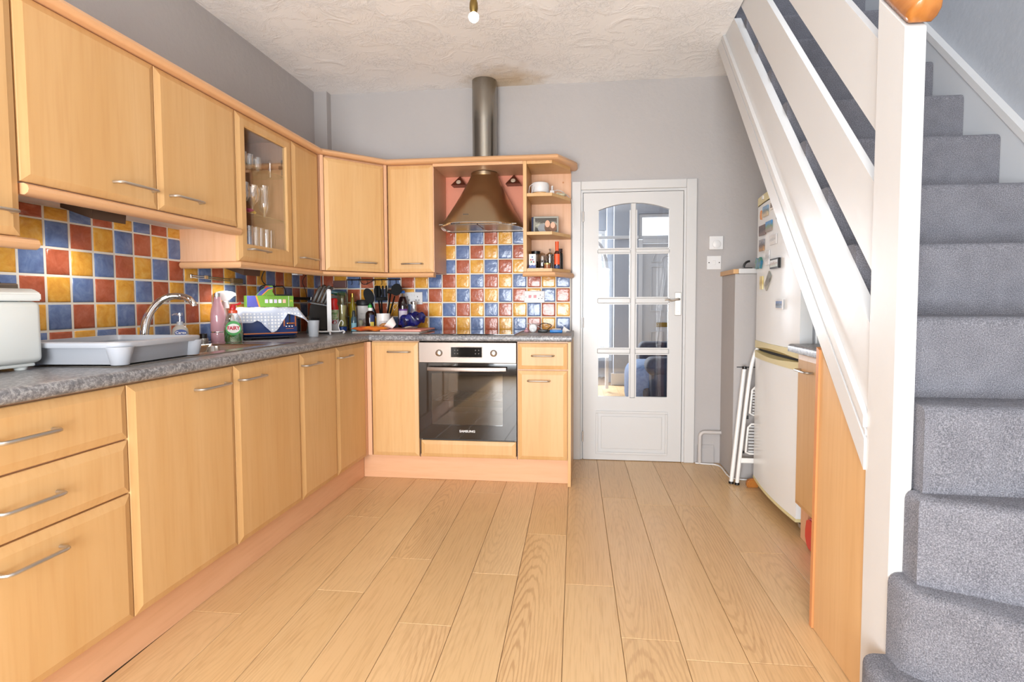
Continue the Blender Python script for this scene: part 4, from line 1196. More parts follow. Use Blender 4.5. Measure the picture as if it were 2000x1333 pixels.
magnet('dark magnet hung diagonally in the middle of the door', -.736, 1.219, .045, .105, photo_mat('mag_diag', '8C8C84', '605C54', '9C988C'), rot=.75)
magnet('small city skyline magnet with blue sky, lowest on the door', -.918, 1.093, .10, .050, photo_mat('mag_city', '5878B0', '3C4656', '7A8CA4'), frame_=M['white'])
magnet('small dark drop-shaped magnet half hidden by the string', -.886, 1.540, .045, .03, plain('mag_drop', '24423C', .2), shape=oval, th=.01)

# ------------------------------------------------------------------ boxed meter cupboard, pipe, ladder, odds under the stairs
bc = thing('meter_cupboard', 'low grey painted boxed-in cupboard beside the fridge', 'cupboard', (3.1, -.16, 0))
mk('carcass', bx(2.842, 3.42, -.322, -.003, .002, 1.278), M['wall'], bc)
mk('top_ledge', bx(2.860, 3.42, -.337, -.003, 1.279, 1.312, bev=.006), M['white_gloss'], bc)
mk('bare_wood_end', bx(2.828, 2.8595, -.335, -.003, 1.279, 1.308, bev=.003), M['spandrel'], bc)
mk('front_seam', bx(2.86, 3.41, -.3245, -.3222, .70, .705), M['rubber'], bc)
pp = plain('painted_pipe', 'BDB8B5', .45)
bm = bmesh.new(); tube(bm, [(2.703, -.034, .002), (2.703, -.034, .19)]+[(2.733-.03*math.cos(a), -.034, .19+.03*math.sin(a)) for a in (PI*.125*i for i in range(1, 5))]+[(2.841, -.034, .22)], .0125, seg=12)
pt = mk('pipe', bm, pp, label='grey painted bent pipe on the wall beside the glazed door', cat='pipe', smooth=True)
bm = bmesh.new(); tube(bm, smooth_path([(2.675, -.034, .006), (2.74, -.05, .006), (2.80, -.06, .006), (2.826, -.12, .006), (2.826, -.28, .006), (2.85, -.345, .006), (2.96, -.36, .006)], 5), .005, seg=6)
mk('cable', bm, M['white'], label='white cable lying along the floor around the boxed cupboard', cat='cable', smooth=True)
ld_ = thing('step_ladder', 'folded white metal step ladder leaning beside the fridge', 'ladder', (2.95, -.41, 0))
wm = plain('ladder_white', 'E8E8E6', .3)
def rail_t(pts, r=.011): return tub(smooth_path(pts, 5), r, seg=8)
mk('rail', tub([(2.813, -.420, .012), (2.884, -.400, .70)], .012, seg=8), wm, ld_, smooth=True)
mk('rail_cap', lat([(0, .700), (.014, .700), (.014, .716), (0, .718)], c=(2.885, -.400, 0), seg=10), M['black'], ld_, smooth=True)
mk('foot', lat([(0, .001), (.016, .001), (.015, .014), (0, .014)], c=(2.813, -.420, 0), seg=10), M['black'], ld_, smooth=True)
mk('hoop', rail_t([(2.842, -.440, .012), (2.868, -.440, .30), (2.900, -.440, .62), (2.922, -.440, .76), (2.955, -.440, .84), (3.02, -.440, .875), (3.18, -.440, .875)]), wm, ld_, smooth=True)
mk('foot', lat([(0, .001), (.015, .001), (.014, .014), (0, .014)], c=(2.842, -.440, 0), seg=10), M['black'], ld_, smooth=True)
for z0, z1, x0 in ((.44, .60, 2.905), (.205, .375, 2.885)):
    tr = mk('tread', tub([(x0, -.452, z0), (x0+.012, -.452, z1-.02), (x0+.03, -.452, z1), (3.16, -.452, z1), (3.16, -.452, z0-.01), (x0+.02, -.452, z0-.01)], .006, seg=6, closed=True), wm, ld_, smooth=True)
    for i in range(9): mk('tread_rib', bx(x0+.015, 3.15, -.455, -.446, z0+.005+(z1-z0-.02)*i/8-.004, z0+.005+(z1-z0-.02)*i/8+.004), plain('tread_grey', 'C4C6C8', .5) if i == 0 else bpy.data.materials['tread_grey'], tr)
mk('cross_bar', bx(2.845, 3.15, -.446, -.434, .135, .165, bev=.003), wm, ld_)
mk('hinge_plate', bx(2.872, 2.905, -.43, -.42, .40, .42), M['black'], ld_); mk('hinge_plate', bx(2.858, 2.885, -.43, -.42, .19, .205), M['black'], ld_)
bm = bmesh.new(); prism(bm, [(2.885, .001), (2.955, .001), (2.955, .05), (2.93, .055), (2.90, .048), (2.885, .035)], -.492, -.458, 'Y')
bmesh.ops.bevel(bm, geom=bm.edges[:], offset=.006, segments=2, affect='EDGES')
mk('door_stop', bm, oak, label='small brown wooden block on the floor by the ladder', cat='block', smooth=True)
red = plain('red_plastic', 'D2301E', .3)
bm = bmesh.new(); prism(bm, [(-1.285, .012), (-1.262, .05), (-1.262, .09), (-1.285, .13), (-1.305, .155), (-1.56, .155), (-1.58, .001), (-1.31, .001)], 2.915, 2.985, 'X')
bmesh.ops.bevel(bm, geom=bm.edges[:], offset=.012, segments=3, affect='EDGES')
mk('storage_tub', bm, red, label='red plastic tub pushed under the stairs cabinet', cat='tub', smooth=True)
bm = bx(3.02, 3.09, -.20, -.13, 1.3125, 1.335, bev=.004); 
sp_ = thing('wall_hook', 'small black ornament on the boxed cupboard ledge', 'ornament', (2.93, -.26, 1.3125)); bm.free()
mk('foot', bx(2.905, 2.955, -.285, -.235, 1.3125, 1.32, bev=.002), M['black'], sp_)
mk('curve', tub(arc((2.945, -.26, 1.325), .035, PI*.5, PI*1.02, 6), .007, seg=8), M['black'], sp_, smooth=True)
sp_.name = 'ornament'

# ------------------------------------------------------------------ switches and sockets
def plate(name, x0, x1, z0, z1, lab, cat, grp=None, y=-.0005, th=.009):
    t = thing(name, lab, cat, ((x0+x1)/2, y, z0), grp)
    mk('plate', bx(x0, x1, y-th, y, z0, z1, bev=.003), M['white'], t)
    return t
t = plate('thermostat', 2.750, 2.840, 1.458, 1.548, 'white square thermostat with round dial', 'thermostat', th=.022)
b_ = lat([(0, 0), (.027, 0), (.027, .008), (.024, .010), (0, .010)], seg=28); b_.transform(Matrix.Translation((2.797, -.0225, 1.493)) @ Matrix.Rotation(PI/2, 4, 'X')); mk('dial', b_, M['white'], t, smooth=True)
t = plate('light_switch', 2.739, 2.832, 1.325, 1.417, 'white single light switch below the thermostat', 'switch')
mk('rocker', bx(2.777, 2.795, -.0135, -.0096, 1.357, 1.386, bev=.002), M['white'], t)
for x in (2.752, 2.819):
    b_ = lat([(0, 0), (.004, 0), (.004, .001), (0, .001)], seg=10); b_.transform(Matrix.Translation((x, -.0096, 1.371)) @ Matrix.Rotation(PI/2, 4, 'X')); mk('screw', b_, M['rubber'], t)
TY = -.0128
def pins(t, x, z, y):
    for dx, dz, w_, h_ in ((0, .014, .004, .009), (-.011, -.010, .008, .005), (.011, -.010, .008, .005)):
        mk('pin_hole', bx(x+dx-w_/2, x+dx+w_/2, y-.0012, y, z+dz-h_/2, z+dz+h_/2), M['black'], t)
t = plate('wall_socket', .618, .764, 1.094, 1.182, 'white double wall socket behind the dark drinks bottle', 'socket', 'sockets on the tiles', TY)
for x in (.655, .728): pins(t, x, 1.135, TY-.0091)
for x in (.682, .70): mk('rocker', bx(x-.006, x+.006, TY-.012, TY-.0091, 1.150, 1.168, bev=.001), M['white'], t)
t = plate('wall_socket', 1.497, 1.641, 1.103, 1.186, 'white cooker socket with two red switches', 'socket', 'sockets on the tiles', TY)
rs = plain('red_switch', 'B81C2C', .3)
for x in (1.5385, 1.574): mk('red_rocker', bx(x-.009, x+.009, TY-.012, TY-.0091, 1.138, 1.157, bev=.001), rs, t)
pins(t, 1.611, 1.143, TY-.0091)
for x in (1.509, 1.629): mk('screw', bx(x-.002, x+.002, TY-.0098, TY-.0091, 1.143, 1.147), M['rubber'], t)

# ------------------------------------------------------------------ ceiling light
cl = thing('ceiling_light', 'brass ceiling light with hanging clear bulbs', 'light', (1.463, -1.72, 2.6045))
mk('rose', lat([(0, 2.6045), (.055, 2.6045), (.055, 2.595), (.03, 2.585), (.012, 2.57), (0, 2.57)], c=(1.463, -1.72, 0), seg=20), M['brass'], cl, smooth=True)
mk('stem', tub([(1.463, -1.72, 2.575), (1.463, -1.72, 2.50)], .008), M['brass'], cl, smooth=True)
m, nt, b = base_mat('clear_bulb'); b.inputs['Base Color'].default_value = (1, 1, 1, 1); b.inputs['Emission Color'].default_value = (1, .93, .82, 1); b.inputs['Emission Strength'].default_value = 3.0
M['bulb'] = m
agedbrass = plain('aged_brass', '8C7646', .28, 1.0)
for a in (PI/2, PI/2+2*PI/3, PI/2+4*PI/3):
    dx, dy = math.cos(a), math.sin(a); ex, ey = 1.463+dx*.22, -1.72+dy*.22
    P_ = lambda r, z: (1.463+dx*r, -1.72+dy*r, z)
    ar = mk('arm', tub(smooth_path([P_(0, 2.51), P_(.06, 2.50), P_(.14, 2.47), P_(.20, 2.45), P_(.225, 2.43), P_(.22, 2.385)], 5), .006, seg=8), agedbrass, cl, smooth=True)
    mk('lamp_holder', lat([(.004, 2.388), (.011, 2.380), (.0175, 2.355), (.018, 2.335), (.013, 2.318), (0, 2.318)], c=(ex, ey, 0), seg=18, close=False), agedbrass, ar, smooth=True)
    mk('bulb', lat([(.011, 2.318), (.021, 2.309), (.0225, 2.300), (.019, 2.289), (.010, 2.281), (0, 2.279)], c=(ex, ey, 0), seg=18, close=False), M['bulb'], ar, smooth=True)
    l = bpy.data.lights.new('bulb_light', 'POINT'); l.energy = .45; l.color = (1, .96, .90); l.shadow_soft_size = .03
    lo = link(bpy.data.objects.new('bulb_light', l)); lo.location = (ex, ey, 2.262)
mk('hook', tub(arc((1.478, -1.50, 2.40), .012, -PI*.9, PI*.6, 10), .003, seg=6), agedbrass, cl, smooth=True)
# ------------------------------------------------------------------ things on the worktops and shelves
WT = .9105
def turned(name, parts, label, cat, loc, group=None, rotz=0.0, seg=20, sx=1.0, sy=1.0):
    """a thing of lathe-turned parts; parts: (name, profile, material)"""
    if len(parts) == 1:
        return mk(name, lat(parts[0][1], seg=seg, sx=sx, sy=sy), parts[0][2], label=label, cat=cat, group=group, loc=loc, rot=(0, 0, rotz), smooth=True)
    t = thing(name, label, cat, loc, group, local=True, rotz=rotz)
    for nm, pr, mt in parts: mk(nm, lat(pr, seg=seg, sx=sx, sy=sy), mt, t, smooth=True)
    return t
def disc(r, c, n, sx=1.0, sz=1.0, seg=24, th=.0006):
    """flat round patch facing local -Y"""
    bm = bmesh.new(); prism(bm, [(c[0]+r*sx*math.cos(2*PI*i/seg), c[2]+r*sz*math.sin(2*PI*i/seg)) for i in range(seg)], c[1]-th, c[1], 'Y'); return bm
def bent(bm, r, y0=0.0):
    """wrap a flat patch (x,z at y) on to a cylinder of radius r facing -Y"""
    for v in bm.verts:
        a = v.co.x/r; d = r+(y0-v.co.y)
        v.co.x, v.co.y = math.sin(a)*d, -math.cos(a)*d
    return bm
def patch(w_, z0, z1, r, x0=0.0, n=10, th=.0006):
    bm = bmesh.new(); rings = []
    for i in range(n+1):
        a = (x0-w_/2+w_*i/n)/r
        rings.append([bm.verts.new((math.sin(a)*d, -math.cos(a)*d, z)) for d, z in ((r+.0003, z0), (r+.0003+th, z0), (r+.0003+th, z1), (r+.0003, z1))])
    for a, b in zip(rings, rings[1:]):
        for i in range(4): bm.faces.new((a[i], a[(i+1) % 4], b[(i+1) % 4], b[i]))
    bm.faces.new(rings[0]); bm.faces.new(rings[-1])
    return bm

# bread maker
bmk = thing('bread_maker', 'white bread maker at the near end of the worktop', 'appliance', (.17, -2.5, WT))
ap = plain('appliance_white', 'DDE0DC', .4)
mk('body', bx(.045, .300, -2.67, -2.318, .930, 1.115, bev=.018, seg=4), ap, bmk, smooth=True)
lid = bmesh.new(); prism(lid, [(.045, 1.116), (.300, 1.116), (.300, 1.138), (.275, 1.152), (.06, 1.160), (.045, 1.150)], -2.67, -2.318, 'Y')
bmesh.ops.bevel(lid, geom=lid.edges[:], offset=.004, segments=2, affect='EDGES')
lo_ = mk('lid', lid, ap, bmk, smooth=True)
mk('lid_rim', bx(.08, .255, -2.64, -2.345, 1.150, 1.168, bev=.005), M['steel_dark'], lo_); mk('lid_window', bx(.10, .235, -2.60, -2.38, 1.1685, 1.171), M['black_gloss'], lo_)
mk('base', bx(.058, .285, -2.655, -2.333, .920, .9305, bev=.004), ap, bmk)
for x in (.08, .262):
    for y in (-2.63, -2.358): mk('foot', lat([(0, WT), (.014, WT), (.017, .9205), (0, .9205)], c=(x, y, 0), seg=12), ap, bmk, smooth=True)

# dish rack
rack = thing('dish_rack', 'grey plastic dish draining rack on the sink drainer', 'dish rack', (.340, -2.103, .9175), local=True, rotz=math.radians(4))
gp = plain('grey_plastic', 'A9ACB3', .35)
def rrect(x0, x1, y0, y1, r, n=5):
    o = []
    for cx, cy, a0 in ((x1-r, y1-r, 0), (x0+r, y1-r, PI/2), (x0+r, y0+r, PI), (x1-r, y0+r, 1.5*PI)):
        for k in range(n): a = a0+PI/2*k/(n-1); o.append((cx+r*math.cos(a), cy+r*math.sin(a)))
    return o
def shell(levels):
    bm = bmesh.new(); R = [[bm.verts.new((*p, z)) for p in rrect(*q)] for q, z in levels]
    n_ = len(R[0])
    for a, b in zip(R, R[1:]):
        for i in range(n_): bm.faces.new((a[i], a[(i+1) % n_], b[(i+1) % n_], b[i]))
    bm.faces.new(R[-1]); return bm
hx, hy = .160, .183
q = lambda i, r: (-hx+i, hx-i, -hy+i, hy-i, r)
mk('tray', shell([(q(.012, .03), .0), (q(.0, .035), .052), (q(-.002, .036), .054), (q(.002, .033), .054), (q(.014, .028), .003)]), gp, rack, smooth=True)
bm = shell([(q(-.016, .045), .053), (q(-.018, .046), .056), (q(-.018, .046), .068), (q(-.014, .044), .071), (q(.004, .034), .071), (q(.005, .033), .053)]); bm.faces.ensure_lookup_table(); bm.faces.remove(bm.faces[-1])
mk('rim', bm, gp, rack, smooth=True)
for cx, cy in ((hx-.012, -hy+.012), (hx-.012, hy-.02)):
    b2 = lat([(.024, .0), (.037, .055), (.036, .056), (.022, .002), (0, .002)], seg=20, c=(cx, cy, 0), close=False)
    mk('cutlery_cup', b2, gp, rack, smooth=True)
for i in range(7): mk('divider', bx(-.12, .10, -.14+.045*i, -.134+.045*i, .003, .030, bev=.002), gp, rack)

# soap dispenser
clearp = clear_glass('clear_plastic', (.95, .96, .97, 1), .5)
gel = plain('clear_gel', 'C9C8C2', .2, alpha=.75)
soap = turned('soap_dispenser', [('bottle', [(0, 0), (.030, 0), (.033, .006), (.034, .05), (.031, .078), (.020, .092), (.013, .097), (0, .097)], gel), ('collar', [(0, .0972), (.013, .0972), (.013, .112), (0, .112)], plain('pump_grey', 'B9BCC2', .3)), ('pump', [(0, .1122), (.005, .1122), (.005, .138), (.012, .140), (.012, .152), (0, .152)], clearp)], 'clear pump soap dispenser with blue oval label behind the tap', 'soap dispenser', (.075, -1.492, WT), rotz=.62, sy=.7)
blue_l = plain('label_blue', '1C3F8F', .4)
mk('label', disc(.024, (.004, -.0245, .062), 0, 1.0, .62), blue_l, soap)
text('lettering', 'Carex', .017, facing((.004, -.0253, .062), (1, 0, 0)), M['paper'], soap, bold=.0004)
mk('spout', tub([(0, 0, .147), (-.02, -.01, .147), (-.028, -.014, .143)], .004, seg=8), clearp, soap, smooth=True)

# drinks flask and its loose cap
pinkm = plain('pink_gloss', 'DDA9B5', .12, coat=.6)
turned('flask', [('body', [(0, 0), (.031, 0), (.034, .004), (.034, .055), (.0335, .056), (.0345, .060), (.0345, .13), (.030, .165), (.020, .195), (.0165, .215), (.0165, .228), (0, .228)], pinkm), ('band', [(.0342, .048), (.0352, .050), (.0352, .052), (.0342, .054)], M['chrome']), ('neck', [(0, .2282), (.0135, .2282), (.0135, .247), (0, .247)], M['chrome'])], 'glossy pink metal drinks flask without its lid', 'flask', (.075, -1.235, WT))
turned('bottle_cap', [('shell', [(0, 0), (.020, 0), (.0205, .002), (.0205, .024), (0, .024)], M['steel']), ('stopper', [(0, .0242), (.0165, .0242), (.0165, .045), (.014, .047), (0, .047)], M['black'])], 'steel and black flask lid standing on the worktop', 'bottle cap', (.062, -1.325, WT))
# trigger spray
spr = turned('spray_bottle', [('bottle', [(0, 0), (.032, 0), (.034, .005), (.034, .09), (.026, .13), (.013, .16), (.012, .17), (0, .17)], clear_glass('spray_plastic', (.90, .93, .93, 1), .6)), ('liquid', [(0, .002), (.031, .002), (.0325, .006), (.0325, .06), (0, .06)], plain('teal_liquid', '7FA8A4', .2, alpha=.6)), ('collar', [(0, .170), (.017, .170), (.017, .205), (.014, .208), (0, .208)], M['white'])], 'clear spray bottle with white trigger head behind the flask', 'spray bottle', (.055, -1.145, WT), rotz=.62)
bm = bmesh.new(); prism(bm, [(-.050, .236), (-.048, .250), (-.034, .258), (.0, .262), (.040, .255), (.052, .243), (.046, .232), (.022, .224), (.018, .205), (-.016, .205), (-.022, .222), (-.036, .232)], -.014, .014, 'Y')
bmesh.ops.bevel(bm, geom=bm.edges[:], offset=.005, segments=2, affect='EDGES', clamp_overlap=True)
hd = mk('trigger_head', bm, M['white'], spr, smooth=True)
mk('trigger', tub(smooth_path([(-.030, 0, .236), (-.036, 0, .215), (-.046, 0, .195), (-.050, 0, .186)], 4), .007, seg=8), M['white'], hd, smooth=True)
mk('label', patch(.05, .02, .085, .0342), plain('spray_label', '2F6B54', .5), spr)

# washing-up liquid
ft = turned('washing_up_liquid', [('bottle', [(0, 0), (.036, 0), (.040, .006), (.043, .05), (.041, .09), (.032, .122), (.020, .140), (.017, .143), (0, .143)], clear_glass('pet_plastic', (.93, .95, .94, 1), .8)), ('liquid', [(0, .002), (.035, .002), (.0385, .007), (.0412, .045), (.0413, .062), (0, .062)], plain('green_liquid', '1F7A34', .15)), ('neck_ring', [(0, .1432), (.020, .1432), (.020, .156), (.013, .160), (0, .160)], plain('orange_collar', 'D8502A', .3)), ('cap', [(0, .1602), (.013, .1602), (.014, .172), (.009, .178), (.006, .186), (0, .186)], plain('cap_red', 'C8202A', .3))], 'green washing-up liquid bottle with red cap and round FAIRY label', 'bottle', (.205, -1.302, .9147), rotz=.62, sy=.62)
gl = plain('label_green', '3E9A48', .4); rl = plain('label_red', 'C01C38', .4)
l1 = mk('label', disc(.034, (0, -.0272, .070), 0, 1.0, 1.05), gl, ft); l2 = mk('label_face', disc(.028, (.0, -.0280, .069), 0, 1.02, .82), M['paper'], l1)
text('lettering', 'FAIRY', .024, facing((.0, -.0288, .070), (1, 0, 0)), rl, l1, sx=.85, bold=.0012)
mk('cap_flap', tub([(.006, 0, .184), (.022, 0, .186), (.036, 0, .193)], [.003, .005, .006], seg=8), plain('cap_red2', 'D02A30', .3), ft, smooth=True)

# toaster, tea towel, box of bags
TR = .815
toa = thing('toaster', 'navy blue toaster with copper trim, half covered by a tea towel', 'toaster', (.2375, -1.0355, WT), local=True, rotz=TR)
nv = plain('toaster_navy', '20386E', .3, coat=.3)
mk('body', bx(-.142, .142, .0, .150, .016, .168, bev=.022, seg=4), nv, toa, smooth=True)
mk('base', bx(-.136, .136, .006, .144, .006, .0158, bev=.003), plain('toaster_base', '12182A', .4), toa)
for x in (-.11, .11):
    for y in (.03, .12): mk('foot', bx(x-.015, x+.015, y-.012, y+.012, .0, .0058), M['black'], toa)
mk('copper_band', bx(-.136, .136, -.0015, .004, .030, .036), M['copper'], toa)
for x0, x1 in ((.064, .070), (.124, .130)): mk('slot_trim', bx(x0, x1, -.002, .002, .068, .150), M['copper'], toa)
mk('lever_slot', bx(.092, .100, -.0008, .002, .085, .145), M['black'], toa)
mk('lever', bx(.076, .118, -.018, -.001, .080, .089, bev=.003), M['copper'], toa)
for x in (.080, .095, .110): mk('button', bx(x-.004, x+.004, -.003, .001, .066, .071, bev=.001), M['chrome'], toa)
mk('dial_line', bx(.076, .116, -.0015, .001, .054, .057), M['copper'], toa)
def towel_mat():
    m, nt, b = base_mat('spotted_towel')
    v = coords(nt, (1, 1, 1))
    vo = N(nt, 'ShaderNodeTexVoronoi'); vo.inputs['Scale'].default_value = 58; vo.inputs['Randomness'].default_value = .12
    nt.links.new(v, vo.inputs['Vector'])
    nt.links.new(ramp(nt, vo.outputs['Distance'], [(.30, lin('F1F3F6')), (.36, lin('BFC8DA'))]), b.inputs['Base Color'])
    b.inputs['Roughness'].default_value = .9
    bump(nt, b, noise(nt, v, 300, 2), .3, .002)
    return m
hem = [(-.178, .098), (-.14, .092), (-.10, .092), (-.075, .104), (-.05, .093), (-.02, .058), (.0, .036), (.02, .047), (.05, .088), (.085, .138), (.12, .128), (.155, .112), (.19, .088)]
def hemz(u):
    for (a, za), (b, zb) in zip(hem, hem[1:]):
        if a <= u <= b: return za+(zb-za)*(u-a)/(b-a)
    return hem[-1][1]
tw = bmesh.new(); cols_ = []
NU = 46
for i in range(NU+1):
    u = -.178+.368*i/NU
    over = max(0, abs(u)-.142) if u > 0 else max(0, -.142-u)
    drop = over*1.0 if u < 0 else over*1.25
    hz = hemz(u); col_ = []
    wv = .004*math.sin(u*70)+.003*math.sin(u*131+1)
    top = .1705-drop+.0012*math.sin(u*90)
    for y in (.128, .09, .05, .022): col_.append((u, y, top+.001*math.sin(y*80+u*40)))
    col_.append((u, .004, top-.006)); col_.append((u, -.006, top-.018))
    for k in range(1, 7):
        f = k/6; zz = (top-.018)*(1-f)+hz*f
        col_.append((u+.004*f*math.sin(u*50), -.006-.006*f-abs(wv)*1.4*f-.002, min(zz, top-.019)))
    cols_.append([tw.verts.new(p) for p in col_])
for a, b in zip(cols_, cols_[1:]):
    for k in range(len(a)-1): tw.faces.new((a[k], a[k+1], b[k+1], b[k]))
bmesh.ops.recalc_face_normals(tw, faces=tw.faces[:])
bmesh.ops.solidify(tw, geom=tw.faces[:], thickness=-.002)
towel = mk('tea_towel', tw, towel_mat(), label='pale blue tea towel with white spots draped over the toaster', cat='tea towel', loc=(.2375, -1.0355, WT), rot=(0, 0, TR), smooth=True, ang=80)
gb = thing('box_of_bags', 'green and purple cardboard box with torn flap on top of the tea towel', 'box', (.208, -.985, WT+.1745), local=True, rotz=TR)
gcard = plain('card_green', '6B9A34', .5); pcard = plain('card_purple', '4A4E9A', .5); ocard = plain('card_orange', 'E08A34', .5)
mk('carton', bx(-.120, .120, .0, .066, .0, .062, bev=.001), gcard, gb)
mk('print_panel', pri([(-.1195, .0005), (-.062, .0005), (-.078, .0615), (-.1195, .0615)], -.0008, -.0001, 'Y'), pcard, gb)
mk('print_stripe', pri([(-.0615, .0005), (-.054, .0005), (-.070, .0615), (-.0775, .0615)], -.0008, -.0001, 'Y'), ocard, gb)
flap = bmesh.new(); prism(flap, [(-.075, .063), (.022, .063), (.010, .085), (.016, .105), (.012, .118), (-.022, .118), (-.030, .106), (-.050, .090)], .004, .007, 'Y'); fo = mk('torn_flap', flap, gcard, gb)
mk('flap_print', pri([(-.070, .0635), (-.045, .064), (-.012, .098), (.012, .103), (.014, .110), (-.018, .108), (-.050, .088)], .0032, .0039, 'Y'), pcard, fo)
mk('flap_print', pri([(-.046, .064), (-.040, .064), (-.008, .094), (.011, .099), (.012, .103), (-.012, .098)], .0031, .0039, 'Y'), ocard, fo)
mk('flap_print', pri([(-.030, .100), (-.012, .110), (.0, .112), (-.02, .1175), (-.030, .108)], .0030, .0039, 'Y'), plain('card_red', 'B03028', .5), fo)
for i, c_ in enumerate(('D8C8DC', 'E4ECF0', 'D0C4E0', 'F0F0EC', 'E8B49C')):
    mk('icon', bx(-.030+.023*i, -.014+.023*i, -.0008, -.0001, .022, .042), plain('icon_%d' % i, c_, .6), gb)
mk('print_bar', bx(.093, .0945, -.0008, -.0001, .001, .061), M['paper'], gb)
text('lettering', 'M', .02, facing((.107, -.0006, .032), (1, 0, 0)), plain('yellow_print', 'D8D048', .5), gb)
mk('black_lid', bx(.03, .112, .010, .060, .0625, .070, bev=.002), M['black'], gb)

# knife block with knives
kb = thing('knife_block', 'black plastic knife block in the worktop corner', 'knife block', (.235, -.50, WT), local=True, rotz=.47)
bm = bmesh.new(); prism(bm, [(-.080, 0), (.060, 0), (.060, .172), (-.050, .192)], -.05, .05, 'Y')
bmesh.ops.bevel(bm, geom=bm.edges[:], offset=.006, segments=2, affect='EDGES')
mk('body', bm, M['black_gloss'], kb, smooth=True)
mk('collar', pri([(-.052, .1935), (.061, .1735), (.061, .180), (-.052, .200)], -.051, .051, 'Y'), M['black'], kb)
ksteel = plain('knife_steel', 'C9C6C0', .18, 1.0); kgrip = plain('knife_grip', '2E2620', .4)
for i, (x, y, ln) in enumerate(((-.034, -.030, .11), (-.018, .012, .125), (-.012, -.012, .12), (.012, -.030, .125), (.030, .0, .12))):
    kx = .235+math.cos(.47)*x-math.sin(.47)*y; ky = -.50+math.sin(.47)*x+math.cos(.47)*y
    kn = thing('kitchen_knife', 'steel-edged kitchen knife standing in the knife block, %s from the left' % ('first', 'second', 'third', 'fourth', 'fifth')[i], 'knife', (kx, ky, WT+.201-.18*(x+.052)), 'knives in the knife block', local=True, rotz=.47)
    g_ = bmesh.new(); box(g_, -.009, .009, -.006, .006, .004, ln, bev=.003); g_.transform(Matrix.Rotation(.42, 4, 'Y')); mk('grip', g_, kgrip, kn, smooth=True)
    s_ = tub([(-.010, 0, .0), (-.010, 0, ln-.01), (-.004, 0, ln+.002), (.006, 0, ln+.002), (.011, 0, ln-.008)], .0032, seg=6); s_.transform(Matrix.Rotation(.42, 4, 'Y')); mk('spine', s_, ksteel, kn, smooth=True)

# beaker, white stand, cans and bottles
frost = plain('frosted_plastic', 'C8CDD4', .35, alpha=.45)
turned('beaker', [('beaker', [(.026, .0), (.033, .095), (.031, .095), (.0245, .003), (0, .003)], frost)], 'small clear plastic beaker in front of the knife block', 'beaker', (.362, -.815, WT), seg=20)
st = thing('kitchen_stand', 'white metal kitchen stand with flat upright and scrolled feet', 'stand', (.345, -.585, WT), local=True, rotz=.5)
mk('upright', bx(-.014, .012, -.004, .004, .014, .275, bev=.002), M['white'], st)
bm = bmesh.new(); tube(bm, smooth_path([(-.072, 0, .006), (-.080, 0, .014), (-.072, 0, .022), (-.055, 0, .018), (0, 0, .018), (.06, 0, .018), (.078, 0, .022), (.087, 0, .013), (.078, 0, .006)], 4), .005, seg=8)
mk('foot_bar', bm, M['white'], st, smooth=True)
bm = bmesh.new(); tube(bm, smooth_path([(0, -.07, .005), (0, -.05, .014), (0, 0, .014), (0, .05, .014), (0, .07, .005)], 4), .005, seg=8); mk('cross_foot', bm, M['white'], st, smooth=True)
bm = bmesh.new(); tube(bm, smooth_path([(.060, 0, .018), (.052, 0, .05), (.066, 0, .085), (.080, 0, .075), (.076, 0, .055)], 4), .003, seg=6); mk('scroll', bm, M['white'], st, smooth=True)
mk('top_cap', tub([(-.001, 0, .275), (-.001, 0, .281)], .010, seg=10), M['white'], st)
cs = turned('cooking_spray', [('can', [(0, 0), (.030, 0), (.031, .003), (.031, .150), (0, .150)], plain('can_white', 'E4E6EC', .35)), ('cap', [(0, .1502), (.031, .1502), (.029, .170), (.022, .190), (.026, .212), (.020, .226), (0, .228)], plain('spray_red', 'D6211E', .28))], 'cooking spray can with red cap and fruit print behind the white stand', 'spray can', (.250, -.330, WT), rotz=.45)
mk('green_print', patch(.07, .085, .149, .031), plain('print_green', '5E9A4C', .5, var=(60, 'E0E8C8')), cs); mk('red_print', bent(disc(.026, (.002, 0, .105), 0, 1, 1.1, th=.0005), .0316), plain('print_red', 'C43030', .5), cs)
mk('red_print', bent(disc(.012, (.002, 0, .066), 0, 1.3, 1, th=.0005), .0312), plain('print_red2', 'C84048', .5), cs)
olive = plain('olive_oil', '857418', .1, coat=.6)
ob = turned('glass_jar', [('bottle', [(0, 0), (.028, 0), (.030, .004), (.030, .165), (.029, .262), (.026, .266), (0, .266)], clear_glass('green_glass', (.86, .90, .72, 1), .5)), ('paper', [(0, .035), (.0285, .035), (.0215, .095), (.0285, .180), (0, .180)], plain('cream_paper', 'DCCFA4', .7, var=(50, 'C8B888'))), ('base_band', [(.0302, .004), (.0306, .006), (.0306, .030), (.0302, .032)], plain('blue_band', '2A4C9A', .4))], 'square-shouldered green glass jar wrapped in cream paper with blue base', 'jar', (.262, -.235, WT))
turned('oil_bottle', [('bottle', [(0, 0), (.022, 0), (.024, .004), (.024, .165), (.013, .200), (.010, .235), (0, .235)], olive), ('cork', [(0, .2352), (.012, .2352), (.012, .262), (0, .262)], M['brass'])], 'slim olive oil bottle with gold stopper', 'bottle', (.300, -.150, WT))
gpk = thing('food_packet', 'tall grey packet with green and blue crumpled top in the corner', 'packet', (.165, -.095, WT), local=True, rotz=.4)
mk('pack', bx(-.045, .045, -.03, .03, 0, .250, bev=.004), plain('pack_grey', '9FA09C', .5), gpk)
bm = bmesh.new(); box(bm, -.055, .06, -.032, .03, .2502, .285, bev=.012, seg=2)
for v in bm.verts: v.co.z += .01*math.sin(v.co.x*90); v.co.x += .004*math.sin(v.co.z*300)
